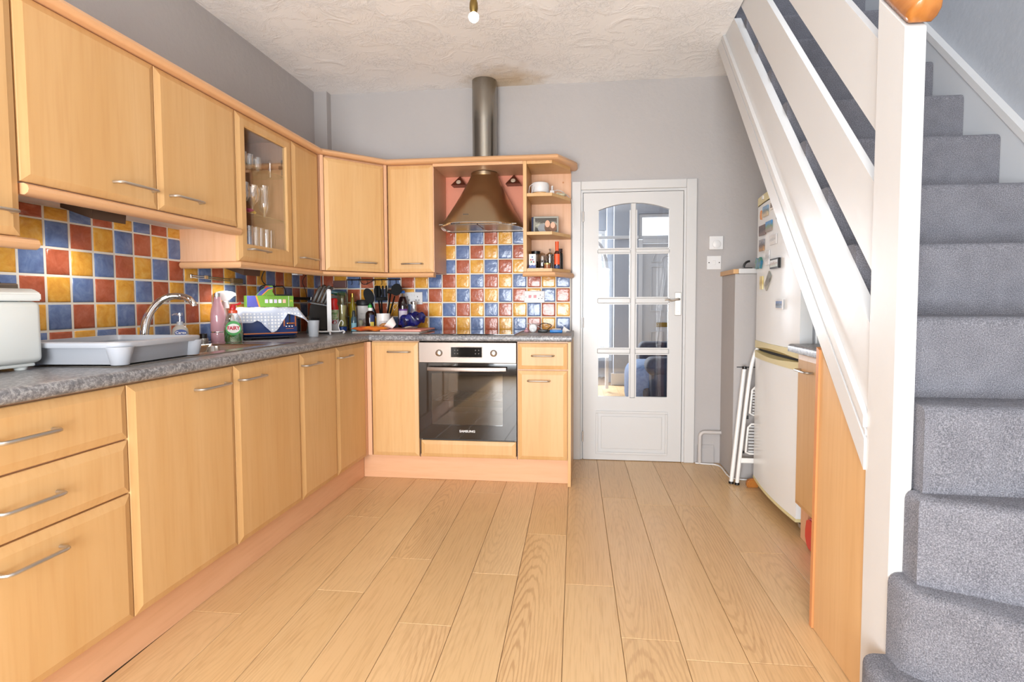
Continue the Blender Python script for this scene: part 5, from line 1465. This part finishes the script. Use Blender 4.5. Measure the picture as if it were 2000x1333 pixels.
mk('crumpled_top', bm, plain('foil_green', '4E8A38', .25, var=(25, '5E8AB8')), gpk, smooth=True)
can_w = plain('canister_cream', 'D6D0CC', .4)
cn = turned('canister', [('body', [(0, 0), (.046, 0), (.047, .003), (.047, .150), (.0478, .152), (.0478, .172), (.045, .175), (0, .175)], can_w), ('lid', [(0, .1752), (.044, .1752), (.050, .182), (.050, .205), (.044, .216), (0, .219)], plain('lid_black', '1E1F22', .5))], 'cream biscuit canister with black domed lid', 'canister', (.345, -.070, WT), rotz=.4, seg=28)
floral = plain('floral_print', 'B9B2B2', .6, var=(70, '8C8488'))
mk('floral_band', patch(.075, .01, .085, .047), plain('floral_print_light', 'D2CCCA', .6, var=(90, '9A9294')), cn)
text('lettering', 'BISCUITS', .011, facing((0, -.0482, .118), (1, 0, 0)), floral, cn)
tb_ = turned('sauce_bottle', [('bottle', [(0, 0), (.019, 0), (.020, .003), (.020, .075), (.018, .092), (.012, .105), (0, .105)], plain('teal_bottle', '3E5660', .2)), ('cap', [(0, .1052), (.011, .1052), (.010, .135), (.006, .144), (0, .146)], plain('dark_cap', '20282E', .4))], 'small teal bottle with pale blue label beside the canister', 'bottle', (.388, -.330, WT), rotz=.42)
mk('label', patch(.035, .008, .062, .0203), plain('pale_blue_label', '7FB0C0', .5), tb_)
cl_ = turned('clay_figure', [('figure', [(0, 0), (.014, 0), (.016, .01), (.010, .035), (.013, .05), (.017, .062), (.012, .078), (0, .082)], plain('putty', '8E8A74', .7, bumps=(60, .6, .004)))], 'small grey-green clay ornament in front of the canister', 'ornament', (.412, -.275, WT))
sy = turned('sauce_bottle', [('bottle', [(0, 0), (.031, 0), (.032, .003), (.032, .115), (.028, .130), (.014, .142), (0, .142)], plain('soy_dark', '22100C', .12, coat=.5)), ('neck_label', [(0, .1422), (.015, .1422), (.015, .162), (0, .162)], M['paper']), ('cap', [(0, .1622), (.014, .1622), (.014, .180), (.006, .184), (.004, .200), (0, .201)], plain('cap_green', '2E9A3C', .3))], 'dark soy sauce bottle with green pointed cap', 'bottle', (.482, -.280, WT), rotz=.38)
l_ = mk('label', patch(.030, .010, .115, .0322, .012), plain('label_navy', '24305A', .5), sy); mk('label_square', patch(.026, .030, .068, .0331, .012), plain('label_yellow', 'D0B84C', .5), l_)
pot = turned('utensil_pot', [('pot', [(0, 0), (.043, 0), (.045, .003), (.045, .124), (.041, .124), (.041, .006), (0, .006)], plain('pot_white', 'E2DFDC', .3))], 'white utensil pot with grey floral print', 'utensil pot', (.568, -.268, WT), rotz=.36, seg=28)
mk('print', patch(.06, .012, .075, .045), plain('pot_print', 'DAD6D4', .5, var=(80, 'A8A0A2')), pot)
nyl = plain('black_nylon', '0A0B0C', .5, spec=.08)
def utensil(name, lab, base, lean, parts):
    """parts built upright along z, then leaned"""
    t = thing(name, lab, 'utensil', base, 'black nylon utensils in the white pot', local=True, rotz=.36)
    Mx = Matrix.Rotation(lean[0], 4, 'Y') @ Matrix.Rotation(lean[1], 4, 'X')
    for nm, bm_ in parts: bm_.transform(Mx); mk(nm, bm_, nyl, t, smooth=True)
UB = (.568, -.268, WT+.010)
def handle_rod(h): return tub([(0, 0, 0), (0, 0, h*.5), (0, 0, h)], [.006, .006, .005], seg=8)
def bowl_bm(z, w_, h_, dz=.0):
    bm = bmesh.new(); n_ = 20
    prism(bm, [(w_*math.cos(2*PI*i/n_), z+h_*math.sin(2*PI*i/n_)) for i in range(n_)], -.004, .004, 'Y')
    bmesh.ops.bevel(bm, geom=[e for e in bm.edges], offset=.003, segments=2, affect='EDGES', clamp_overlap=True); return bm
utensil('serving_spoon', 'large black nylon spoon leaning left in the utensil pot', (UB[0]-.010, UB[1], UB[2]), (-.34, 0), [('handle', handle_rod(.20)), ('bowl', bowl_bm(.245, .033, .055))])
def turner():
    bm = bmesh.new(); box(bm, -.040, .040, -.003, .003, .200, .225, bev=.002)
    for i in range(4): box(bm, -.040+.0225*i, -.0275+.0225*i, -.003, .003, .2255, .30, bev=.002)
    return bm
utensil('slotted_turner', 'black nylon slotted turner upright in the utensil pot', (UB[0], UB[1]-.016, UB[2]), (-.02, 0), [('handle', handle_rod(.20)), ('blade', turner())])
utensil('ladle', 'black nylon ladle leaning right in the utensil pot', (UB[0]+.012, UB[1]+.006, UB[2]), (.27, 0), [('handle', handle_rod(.24)), ('bowl', bowl_bm(.285, .036, .042))])
def fork():
    bm = bmesh.new(); box(bm, -.022, .022, -.003, .003, .25, .275, bev=.002)
    for i in range(5): box(bm, -.022+.0098*i, -.0168+.0098*i, -.003, .003, .2755, .305, bev=.001)
    return bm
utensil('pasta_fork', 'black nylon toothed pasta fork at the back of the utensil pot', (UB[0]+.004, UB[1]+.020, UB[2]), (.16, 0), [('handle', handle_rod(.25)), ('head', fork())])
utensil('slotted_spoon', 'black nylon slotted spoon behind the turner in the utensil pot', (UB[0]-.014, UB[1]+.016, UB[2]), (-.10, 0), [('handle', handle_rod(.22)), ('bowl', bowl_bm(.262, .026, .042))])
t = thing('whisk', 'thin wire whisk leaning out of the utensil pot', 'utensil', (UB[0]+.022, UB[1]-.012, UB[2]), 'wire utensils', local=True, rotz=.36)
bm = tub([(0, 0, .0), (.055, 0, .135)], .0022, seg=6); mk('handle', bm, M['chrome'], t, smooth=True)
bm = tub(smooth_path([(.055, 0, .135), (.050, 0, .165), (.070, 0, .178), (.078, 0, .165), (.055, 0, .135)], 4), .0012, seg=5); mk('loop', bm, M['chrome'], t, smooth=True)

# chopping boards, packets, bottles by the socket
mk('chopping_board', bx(.452, .895, -.505, -.335, WT, .9225, bev=.004), plain('board_grey', 'B4AFA9', .4), label='thin grey chopping board at the worktop edge', cat='chopping board', smooth=True)
mk('chopping_board', bx(.622, .892, -.470, -.152, .923, .934, bev=.004), plain('board_pink', 'E59A8C', .4), label='pink chopping board stacked on the grey one', cat='chopping board', smooth=True)
def crumple(bm, amp, f, seed):
    random.seed(seed); ph = [random.uniform(0, 6) for _ in range(6)]
    for v in bm.verts:
        c = v.co.copy()
        v.co.x += amp*math.sin(c.y*f+ph[0]+c.z*f*.7)*.8; v.co.y += amp*math.sin(c.x*f*1.1+ph[1]+c.z*f)*.8; v.co.z += amp*math.sin(c.x*f*.9+ph[2])*math.sin(c.y*f*1.2+ph[3])
def bag_bm(hx, hy, hz, seed, amp=.005, f=60, nx=12, ny=8):
    """pillow-shaped bag, sealed ends along x"""
    bm = bmesh.new(); top, bot = {}, {}
    for i in range(nx+1):
        for j in range(ny+1):
            u = -1+2*i/nx; v = -1+2*j/ny
            th = (1-abs(u)**3)**.6*(1-abs(v)**4)**.5
            x, y = u*hx, v*hy*(1-.12*(1-u*u))
            top[i, j] = bm.verts.new((x, y, hz*(1+th)))
            bot[i, j] = bm.verts.new((x, y, hz*(1-th))) if th > 1e-6 else top[i, j]
    for i in range(nx):
        for j in range(ny):
            for d in (top, bot):
                q_ = []
                for k in ((i, j), (i+1, j), (i+1, j+1), (i, j+1)):
                    if d[k] not in q_: q_.append(d[k])
                if len(q_) > 2:
                    try: bm.faces.new(q_)
                    except ValueError: pass
    crumple(bm, amp, f, seed)
    zmin = min(v.co.z for v in bm.verts)
    for v in bm.verts: v.co.z -= zmin
    return bm
mk('snack_packet', bag_bm(.115, .045, .014, 3, .004, 70), plain('orange_foil', 'DE8E2C', .3, var=(14, 'D85A34')), label='crumpled orange and yellow food packet on the grey board', cat='packet', loc=(.545, -.425, .923), rot=(0, 0, .12), smooth=True)
bm = tub(smooth_path([(0, 0, .010), (.02, .004, .022), (.04, .004, .030), (.055, 0, .022)], 4), [.006, .008, .010, .012, .013, .014, .014, .013, .013, .013, .012, .011, .008], seg=8)
mk('paper_wrap', bm, plain('brown_roll', 'A8723E', .6), label='twisted brown end of a paper wrap beside the orange packet', cat='wrap', loc=(.575, -.375, .931), rot=(0, 0, .3), smooth=True)
foil = plain('blue_foil', '0A0D22', .2, var=(22, '1B2478'))
t = thing('crisp_bag', 'shiny dark blue crumpled bag on the pink board', 'bag', (.775, -.255, .9342), local=True, rotz=.3)
b1 = bag_bm(.085, .055, .040, 11, .012, 85, 20, 14); b1.transform(Matrix.Rotation(-.22, 4, 'Y')); zm = min(v.co.z for v in b1.verts); b1.transform(Matrix.Translation((0, 0, -zm))); mk('bag', b1, foil, t, smooth=True)
mk('seal', (lambda b_: (b_.transform(Matrix.Translation((-.02, -.05, .0)) @ Matrix.Rotation(.15, 4, 'Z')), b_)[1])(bag_bm(.055, .010, .007, 5, .003, 80, 8, 4)), plain('foil_silver', 'B8B4AC', .25, .8), t, smooth=True)
bm = lat([(0, 0), (.020, .0), (.042, .045), (.044, .050), (.040, .046), (.018, .004), (0, .004)], seg=22); bm.transform(Matrix.Rotation(-.85, 4, 'Y')); zm = min(v.co.z for v in bm.verts); bm.transform(Matrix.Translation((0, 0, -zm)))
mk('paper_bowl', bm, M['paper'], label='small white bowl tipped over on the pink board', cat='bowl', loc=(.672, -.345, .9342), rot=(0, 0, .25), smooth=True)
co = turned('drinks_bottle', [('bottle', [(0, 0), (.033, 0), (.036, .006), (.036, .17), (.033, .205), (.022, .238), (0, .238)], plain('dark_cordial', '1C0D10', .1, coat=.5)), ('neck', [(0, .2382), (.020, .2382), (.012, .262), (0, .262)], clear_glass('neck_plastic', (.85, .85, .86, 1), .6)), ('cap', [(0, .2622), (.0145, .2622), (.0145, .278), (.012, .282), (0, .282)], plain('cap_blue', '2A72D4', .3))], 'dark cordial bottle with blue cap and purple label', 'bottle', (.645, -.092, WT), rotz=.34)
lb = mk('label', patch(.066, .075, .150, .036), plain('label_lilac', 'C4BACA', .5), co); mk('label_band', patch(.066, .140, .152, .0368), plain('label_purple', '5E2A7C', .5), lb)
turned('pepper_mill', [('jar', [(0, 0), (.026, 0), (.027, .004), (.024, .12), (.020, .15), (.019, .185), (0, .185)], clear_glass('mill_glass', (.93, .93, .92, 1), 1.0)), ('salt', [(0, .003), (.0245, .003), (.023, .08), (0, .08)], plain('salt', 'CFC8BE', .8)), ('cap', [(0, .1852), (.021, .1852), (.022, .190), (.022, .200), (.018, .204), (0, .204)], M['chrome'])], 'glass grinder with chrome cap beside the double socket', 'grinder', (.727, -.105, WT))

# bits at the end of the worktop by the cooker socket
t = thing('phone_charger', 'white plug with trailing cable on the worktop below the cooker socket', 'charger', (1.584, -.26, WT), local=True, rotz=.08)
b_ = lat([(0, 0), (.024, 0), (.026, .004), (.026, .022), (.022, .026), (0, .026)], seg=20, sx=1, sy=1.05); b_.transform(Matrix.Translation((0, 0, .0275)) @ Matrix.Rotation(PI/2, 4, 'X')); mk('body', b_, M['white'], t, smooth=True)
for dx, dz in ((-.009, .034), (.010, .034), (.0, .016)): mk('pin', bx(dx-.003, dx+.003, -.046, -.026, dz-.002, dz+.002), M['nickel'], t)
mk('cord', tub(smooth_path([(-.012, .0, .048), (.0, .03, .054), (.035, .04, .035), (.07, .03, .012), (.085, .02, .004)], 5), .0022, seg=6), M['white'], t, smooth=True)
mk('cord', tub(smooth_path([(-.012, .02, .046), (-.03, .05, .054), (-.05, .06, .055), (.0, .07, .050), (.04, .06, .048)], 5), .0022, seg=6), M['white'], t, smooth=True)
t = thing('adapter', 'black cable adapter lying beside the white plug', 'adapter', (1.652, -.268, WT), local=True)
mk('body', bx(-.035, .028, -.012, .012, 0, .019, bev=.004), M['black'], t, smooth=True); mk('tip', bx(.0282, .05, -.009, .009, .003, .016, bev=.003), M['rubber'], t)
mk('cord', tub(smooth_path([(-.02, .013, .010), (-.025, .03, .045), (.0, .04, .058), (.03, .045, .054), (.05, .05, .040), (.02, .03, .012), (.03, .013, .008)], 5), .0025, seg=6), M['rubber'], t, smooth=True)
mk('plastic_case', bx(1.697, 1.779, -.312, -.288, WT, .9295, bev=.005), plain('bright_blue', '2E86D8', .3), label='bright blue plastic case lying at the worktop end', cat='case', smooth=True)
turned('trinket', [('case', [(0, 0), (.013, 0), (.017, .006), (.015, .014), (.006, .020), (.007, .026), (.004, .031), (0, .032)], plain('pale_pink', 'D4A4B0', .4))], 'small pale pink trinket left of the white plug', 'trinket', (1.541, -.262, WT))
mk('paper_stack', (lambda b_: b_)(bx(1.665, 1.80, -.255, -.15, WT, .9165, bev=.001)), M['paper'], label='white papers lying behind the blue case', cat='papers')
t = thing('cable_connector', 'white cable connector resting on the papers', 'connector', (1.735, -.20, .9170), local=True, rotz=.1)
mk('plug', bx(-.03, .03, -.008, .008, 0, .016, bev=.004), M['white'], t, smooth=True); mk('sleeve', bx(-.05, -.0302, -.006, .006, .002, .013, bev=.002), plain('sleeve_tan', 'B89478', .5), t)
bm = bmesh.new(); prism(bm, [(0, 0), (.055, 0), (.012, .030)], -.01, .01, 'Y'); mk('card', bm, M['paper'], label='small folded white card standing on the papers', cat='card', loc=(1.772, -.215, .9170))

# open shelves: top shelf
t = turned('diffuser', [('shell', [(.055, .022), (.060, .030), (.060, .068), (.055, .084), (.040, .090), (0, .091)], M['white']), ('wood_base', [(0, 0), (.052, 0), (.0545, .021), (0, .0215)], M['spandrel'])], 'round white aroma diffuser with wooden base on the top shelf', 'diffuser', (1.626, -.19, 1.8055), seg=28)
mk('cord', tub(smooth_path([(-.045, -.035, .075), (-.066, -.045, .055), (-.068, -.05, .004), (-.055, -.06, .003), (-.042, -.065, .03), (-.035, -.055, .055)], 5), .002, seg=6), M['white'], t, smooth=True)
t = thing('usb_charger', 'white charger with silver tip on the top shelf', 'charger', (1.707, -.22, 1.8055), local=True)
mk('body', bx(-.014, .014, -.012, .012, 0, .030, bev=.003), M['white'], t, smooth=True); mk('tip', tub([(0, 0, .0305), (0, 0, .060)], .009, seg=12), clear_glass('charger_tip', (.9, .9, .9, 1), 1.2), t, smooth=True)
bm = tub(smooth_path([(1.655, -.265, 1.8085), (1.675, -.25, 1.818), (1.70, -.20, 1.832), (1.735, -.17, 1.848), (1.765, -.15, 1.844), (1.80, -.10, 1.825), (1.815, -.08, 1.815)], 5), .0022, seg=6)
mk('cable', bm, M['white'], label='thin white cable trailing along the top open shelf', cat='cable', smooth=True)
mk('plastic_bag', bag_bm(.035, .03, .012, 21, .004, 90), plain('pale_plastic', 'D8D2B8', .3, var=(60, 'B8BCA4')), label='crumpled pale plastic wrapping at the right of the top shelf', cat='wrapping', loc=(1.757, -.150, 1.8055), smooth=True)
bm = tub(smooth_path([(1.8305, -.105, 1.80), (1.835, -.10, 1.76), (1.843, -.095, 1.70), (1.842, -.09, 1.62)], 5), .002, seg=6)
mk('cable', bm, M['white'], label='white cable hanging down the side of the open shelves', cat='cable', smooth=True)
# middle shelf
pf = thing('photo_frame', 'grey photo frame with a picture of a couple on the middle shelf', 'photo frame', (1.665, -.205, 1.5605), local=True, rotz=.05)
fgm = plain('frame_grey', '9A9A92', .4)
tl_ = Matrix.Rotation(-.12, 4, 'X')
bm = bmesh.new(); ringframe(bm, -.083, .083, 0, .114, -.006, .006, .012); bm.transform(tl_); mk('border', bm, fgm, pf)
bm = bx(-.072, .072, -.001, .004, .011, .103); bm.transform(tl_); pc = mk('picture', bm, photo_mat('picture_bg', '4A4640', 'B8B8A8', '3A3834'), pf)
for nm, x, z, rx, rz, c_ in (('print_shape', -.020, .035, .034, .030, '8C9094'), ('print_shape', .012, .042, .022, .034, '6A4A34'), ('print_shape', .047, .040, .024, .032, '7A543C'), ('print_shape', .010, .064, .016, .024, 'DDA88C'), ('print_shape', .045, .054, .015, .021, 'E0AE94')):
    _k = len([1 for q_ in pc.children]); bm = disc(1.0, (x, -.0011-.0005*_k, z), 0, rx, rz, 16, .0004); bm.transform(tl_)
    mk(nm, bm, plain('pic_%s' % c_, c_, .5), pc)
bm = bx(-.02, .02, .008, .010, .01, .09); bm.transform(Matrix.Rotation(.28, 4, 'X') @ Matrix.Translation((0, .004, -.006))); bm.free()
bb_ = thing('storage_box', 'dark blue box behind the photo frame', 'box', (1.590, -.10, 1.5605), local=True)
mk('box', bx(-.028, .030, -.045, .045, 0, .118, bev=.003), plain('box_navy', '1E2A52', .5), bb_); mk('clip', bx(-.006, .022, -.02, .02, .1182, .126, bev=.002), M['black'], bb_)
# lower shelf
turned('storage_jar', [('jar', [(0, 0), (.030, 0), (.032, .004), (.032, .10), (.028, .108), (0, .108)], clear_glass('jar_glass', (.86, .84, .82, 1), .9)), ('contents', [(0, .003), (.029, .003), (.029, .06), (0, .06)], plain('ground_coffee', '2C1E18', .9)), ('lid', [(0, .1082), (.031, .1082), (.031, .128), (0, .129)], M['black'])], 'glass jar with black lid at the left of the bottom shelf', 'jar', (1.588, -.105, 1.3255))
t = thing('drink_carton', 'white and blue carton with small coloured print on the bottom shelf', 'carton', (1.578, -.225, 1.3255), local=True)
mk('box', bx(-.023, .023, -.018, .018, 0, .098, bev=.002), M['paper'], t); mk('blue_base', pri([(-.0225, .001), (.0225, .001), (.0225, .030), (.012, .022), (0, .028), (-.012, .022), (-.0225, .030)], -.0188, -.0181, 'Y'), blue_l, t)
for i, (x, z, c_) in enumerate(((-.010, .060, 'B04A50'), (.003, .060, '7A5A88'), (-.006, .046, '4E7A5A'), (.009, .046, 'A8504A'), (0, .078, '5878A8'))): mk('print_mark', bx(x-.005, x+.005, -.0188, -.0181, z-.005, z+.005), plain('mark_%d' % i, c_, .5), t)
turned('storage_jar', [('jar', [(0, 0), (.028, 0), (.030, .004), (.030, .085), (.020, .105), (.008, .112), (0, .113)], clear_glass('jar_glass2', (.86, .84, .82, 1), .9)), ('contents', [(0, .003), (.027, .003), (.027, .055), (.006, .066), (0, .066)], plain('dark_contents', '241C1A', .9))], 'round glass jar half full of dark contents on the bottom shelf', 'jar', (1.638, -.165, 1.3255))
t = turned('cafetiere', [('glass', [(0, 0), (.025, 0), (.026, .003), (.026, .095), (0, .095)], clear_glass('cafe_glass', (.55, .53, .50, 1), 1.2)), ('lid', [(0, .0955), (.027, .0955), (.027, .105), (.015, .116), (.004, .120), (.004, .132), (.008, .136), (.008, .142), (0, .146)], M['chrome'])], 'small glass cafetiere with chrome lid on the bottom shelf', 'cafetiere', (1.685, -.105, 1.3255))
mk('band', lat([(.0264, .01), (.0274, .01), (.0274, .02), (.0264, .02)], seg=20), M['chrome'], t, smooth=True)
mk('handle', tub(smooth_path([(.0, .026, .09), (.0, .045, .08), (.0, .045, .03), (.0, .026, .02)], 4), .004, seg=6), M['black'], t, smooth=True)
turned('spice_jar', [('jar', [(0, 0), (.020, 0), (.021, .003), (.021, .026), (0, .026)], plain('spice_red', '8A3A30', .3, var=(60, 'A87A48'))), ('lid', [(0, .0262), (.022, .0262), (.022, .036), (0, .037)], plain('lid_gold', 'B8A86C', .3, .6))], 'tiny spice jar with gold lid at the front of the bottom shelf', 'jar', (1.678, -.262, 1.3255))
so = turned('sauce_bottle', [('bottle', [(0, 0), (.021, 0), (.022, .004), (.022, .085), (.019, .105), (.011, .120), (0, .120)], plain('brown_sauce', '4A1A10', .12, coat=.5)), ('foil_neck', [(0, .1202), (.0115, .1202), (.012, .165), (.0125, .180), (0, .182)], plain('orange_foil2', 'E0521E', .3))], 'sauce bottle with bright orange neck and label on the bottom shelf', 'bottle', (1.738, -.205, 1.3255), rotz=.08)
mk('label', patch(.036, .030, .098, .0222), plain('orange_label', 'E4562A', .4), so); mk('base_label', patch(.036, .004, .022, .0222), plain('navy_label', '2A4470', .4), so)
turned('vinegar_bottle', [('bottle', [(0, 0), (.022, 0), (.023, .004), (.023, .09), (.021, .112), (0, .116)], plain('dark_glass', '1A1412', .12, coat=.5)), ('cap', [(0, .1162), (.019, .1162), (.019, .140), (0, .141)], plain('brown_cap', '3A2420', .4))], 'dark squat bottle behind the orange-necked sauce', 'bottle', (1.752, -.125, 1.3255))
mk('coaster', bx(1.556, 1.655, -.300, -.255, 1.3255, 1.3285), plain('checked_mat', '3A3A3A', .7, var=(160, 'D8D8D8')), label='black and white patterned coaster on the bottom shelf', cat='coaster')

# glass cabinet contents
gls = clear_glass('drinking_glass', (.975, .985, .98, 1), 1.4)
def tumbler(name, prof, lab, loc, grp):
    return mk(name, lat(prof, seg=18), gls, label=lab, cat='glass', group=grp, loc=loc, smooth=True)
hi_p = [(0, .0), (.018, 0), (.0185, .003), (.0235, .182), (.022, .182), (.017, .010), (0, .010)]
lo_p = [(0, .0), (.020, 0), (.021, .003), (.024, .078), (.0225, .078), (.0195, .008), (0, .008)]
wn_p = [(0, 0), (.030, 0), (.030, .002), (.005, .008), (.004, .055), (.012, .066), (.032, .095), (.035, .125), (.029, .165), (.0278, .165), (.0335, .125), (.0305, .097), (0, .068)]
hp_ = [(0, 0), (.030, 0), (.030, .003), (.008, .012), (.010, .025), (.028, .055), (.032, .085), (.027, .125), (.033, .175), (.0315, .175), (.0255, .125), (.0305, .085), (.026, .055), (0, .030)]
Z1, Z2, Z3 = 1.3225, SH[0]+.0065, SH[1]+.0065
for i, (x, y) in enumerate(((0.13, -1.13), (0.2, -1.156), (0.13, -1.03), (0.205, -1.104), (0.2, -1.055), (0.205, -1.007), (0.2, -0.963))): tumbler('highball_glass', hi_p, 'clear highball glass on the floor of the glass cabinet, %s from the left' % ('first', 'second', 'third', 'fourth', 'fifth', 'sixth', 'seventh')[i], (x, y, Z1), 'glasses at the bottom of the glass cabinet')
for i, (x, y) in enumerate(((0.12, -1.17), (0.12, -1.1), (0.2, -1.19), (0.13, -1.02), (0.2, -1.115))): tumbler('wine_glass', wn_p, 'clear stemmed wine glass on the middle glass shelf, %s from the left' % ('first', 'second', 'third', 'fourth', 'fifth', 'sixth', 'seventh')[i], (x, y, Z2), 'wine glasses in the glass cabinet')
tumbler('hurricane_glass', hp_, 'curvy hurricane cocktail glass nearest the corner on the middle glass shelf', (.215, -1.036, Z2), 'cocktail glasses')
for i, (x, y) in enumerate(((0.13, -1.16), (0.2, -1.19), (0.2, -1.137), (0.15, -1.02), (0.2, -1.068))): tumbler('tumbler', lo_p, 'clear short tumbler on the upper glass shelf, %s from the left' % ('first', 'second', 'third', 'fourth', 'fifth', 'sixth', 'seventh')[i], (x, y, Z3), 'tumblers in the glass cabinet')
turned('steel_flask', [('tube', [(0, 0), (.011, 0), (.011, .078), (0, .078)], M['chrome']), ('knob', [(0, .0782), (.006, .0782), (.009, .086), (.006, .094), (0, .095)], clearp)], 'slim chrome tube with clear knob on the upper glass shelf', 'flask', (.205, -.957, Z3))
t = thing('party_flower', 'small pink and yellow paper flower on the middle glass shelf', 'decoration', (.262, -1.255, Z2), local=True)
mk('petals', bag_bm(.030, .018, .010, 9, .003, 110, 8, 6), plain('magenta', 'B83A88', .6), t, smooth=True); mk('yellow_end', (lambda b_: (b_.transform(Matrix.Translation((.006, .040, .0))), b_)[1])(bag_bm(.012, .012, .009, 4, .003, 120, 6, 4)), plain('yellow_petal', 'E0C040', .6), t, smooth=True)

# rails, sieve, cables on the tiles
rl_ = thing('utensil_rail', 'slim steel utensil rail with hooks under the corner cabinet', 'rail', (.40, -.03, 1.27))
bm = bmesh.new(); tube(bm, [(.205, -.034, 1.272), (.606, -.034, 1.272)], .0045, seg=8)
for x in (.215, .596): tube(bm, [(x, -.013, 1.272), (x, -.034, 1.272)], .004, seg=6)
mk('bar', bm, M['steel_dark'], rl_, smooth=True)
for x in (.245, .30, .36, .42, .47, .53, .575): mk('hook', tub([(x, -.034, 1.2770), (x, -.040, 1.272), (x, -.036, 1.262), (x, -.034, 1.245), (x, -.040, 1.237), (x, -.048, 1.241)], .0018, seg=6), M['black'], rl_, smooth=True)
mr = thing('magnetic_rail', 'dark magnetic knife rail on the tiles behind the box', 'rail', (.016, -.33, 1.13))
mk('strip', bx(.013, .026, -.52, -.215, 1.128, 1.146, bev=.002), plain('dark_bar', '3A3634', .35, .6), mr); mk('end_cap', bx(.0128, .028, -.2148, -.205, 1.126, 1.148, bev=.002), M['steel'], mr)
sv = thing('grill_brush', 'long-handled metal grill brush hanging on the tiles', 'utensil', (.02, -1.15, 1.22))
bm = bmesh.new(); tube(bm, [(.019, -1.336, 1.243), (.019, -1.05, 1.236)], .0025, seg=6); tube(bm, [(.019, -1.336, 1.234), (.019, -1.05, 1.226)], .0025, seg=6)
mk('twin_handle', bm, M['nickel'], sv, smooth=True); mk('end_loop', bx(.0135, .022, -1.345, -1.334, 1.228, 1.250, bev=.003), M['chrome'], sv); mk('clasp', bx(.0135, .023, -1.245, -1.225, 1.229, 1.247, bev=.002), M['spandrel'], sv)
mk('head', bx(.0135, .036, -1.05, -.965, 1.215, 1.242, bev=.004), plain('wire_head', '7C6444', .5, .4, bumps=(200, 1.0, .004)), sv)
for i in range(8): mk('bristle', bx(.016, .034, -1.045+.0105*i, -1.041+.0105*i, 1.207, 1.2148), M['nickel'], sv)
tr = thing('transformer', 'white low-voltage light transformer under the slim wall cabinet', 'transformer', (.24, -.75, 1.2755))
mk('case', bx(.20, .245, -.86, -.66, 1.283, 1.3045, bev=.003), M['white'], tr); mk('terminal', bx(.205, .24, -.76, -.70, 1.272, 1.2828, bev=.002), M['white'], tr)
def cable(lab, pts, r=.003, m='rubber'): mk('cable', tub(smooth_path(pts, 6), r, seg=6), M[m], label=lab, cat='cable', smooth=True)
cable('black cable looping from under the cabinet to the box on the toaster', [(.06, -.80, 1.300), (.04, -.80, 1.25), (.03, -.74, 1.215), (.03, -.62, 1.210), (.03, -.56, 1.21), (.03, -.535, 1.18), (.03, -.53, 1.15)])
cable('black cable rising in an arch above the green box', [(.05, -.83, 1.085), (.045, -.83, 1.17), (.035, -.80, 1.205), (.035, -.72, 1.208), (.04, -.66, 1.206)])
cable('thin black lead slanting down behind the knife block', [(.12, -.42, 1.300), (.08, -.40, 1.27), (.05, -.36, 1.24), (.035, -.30, 1.19), (.03, -.27, 1.12)], .0022)
cable('black lead strung under the corner cabinet', [(.20, -.56, 1.302), (.26, -.45, 1.296), (.33, -.30, 1.298), (.42, -.22, 1.297), (.50, -.20, 1.302)], .004)
cable('short black lead dangling by the utensil rail', [(.335, -.10, 1.302), (.33, -.08, 1.26), (.345, -.06, 1.238), (.38, -.05, 1.25), (.42, -.05, 1.27)], .0025)
mk('junction_box', bx(.10, .20, -.03, -.013, 1.215, 1.268, bev=.004), plain('dull_plum', '7A5A58', .4), label='dull plum coloured junction box in the tiled corner', cat='junction box')
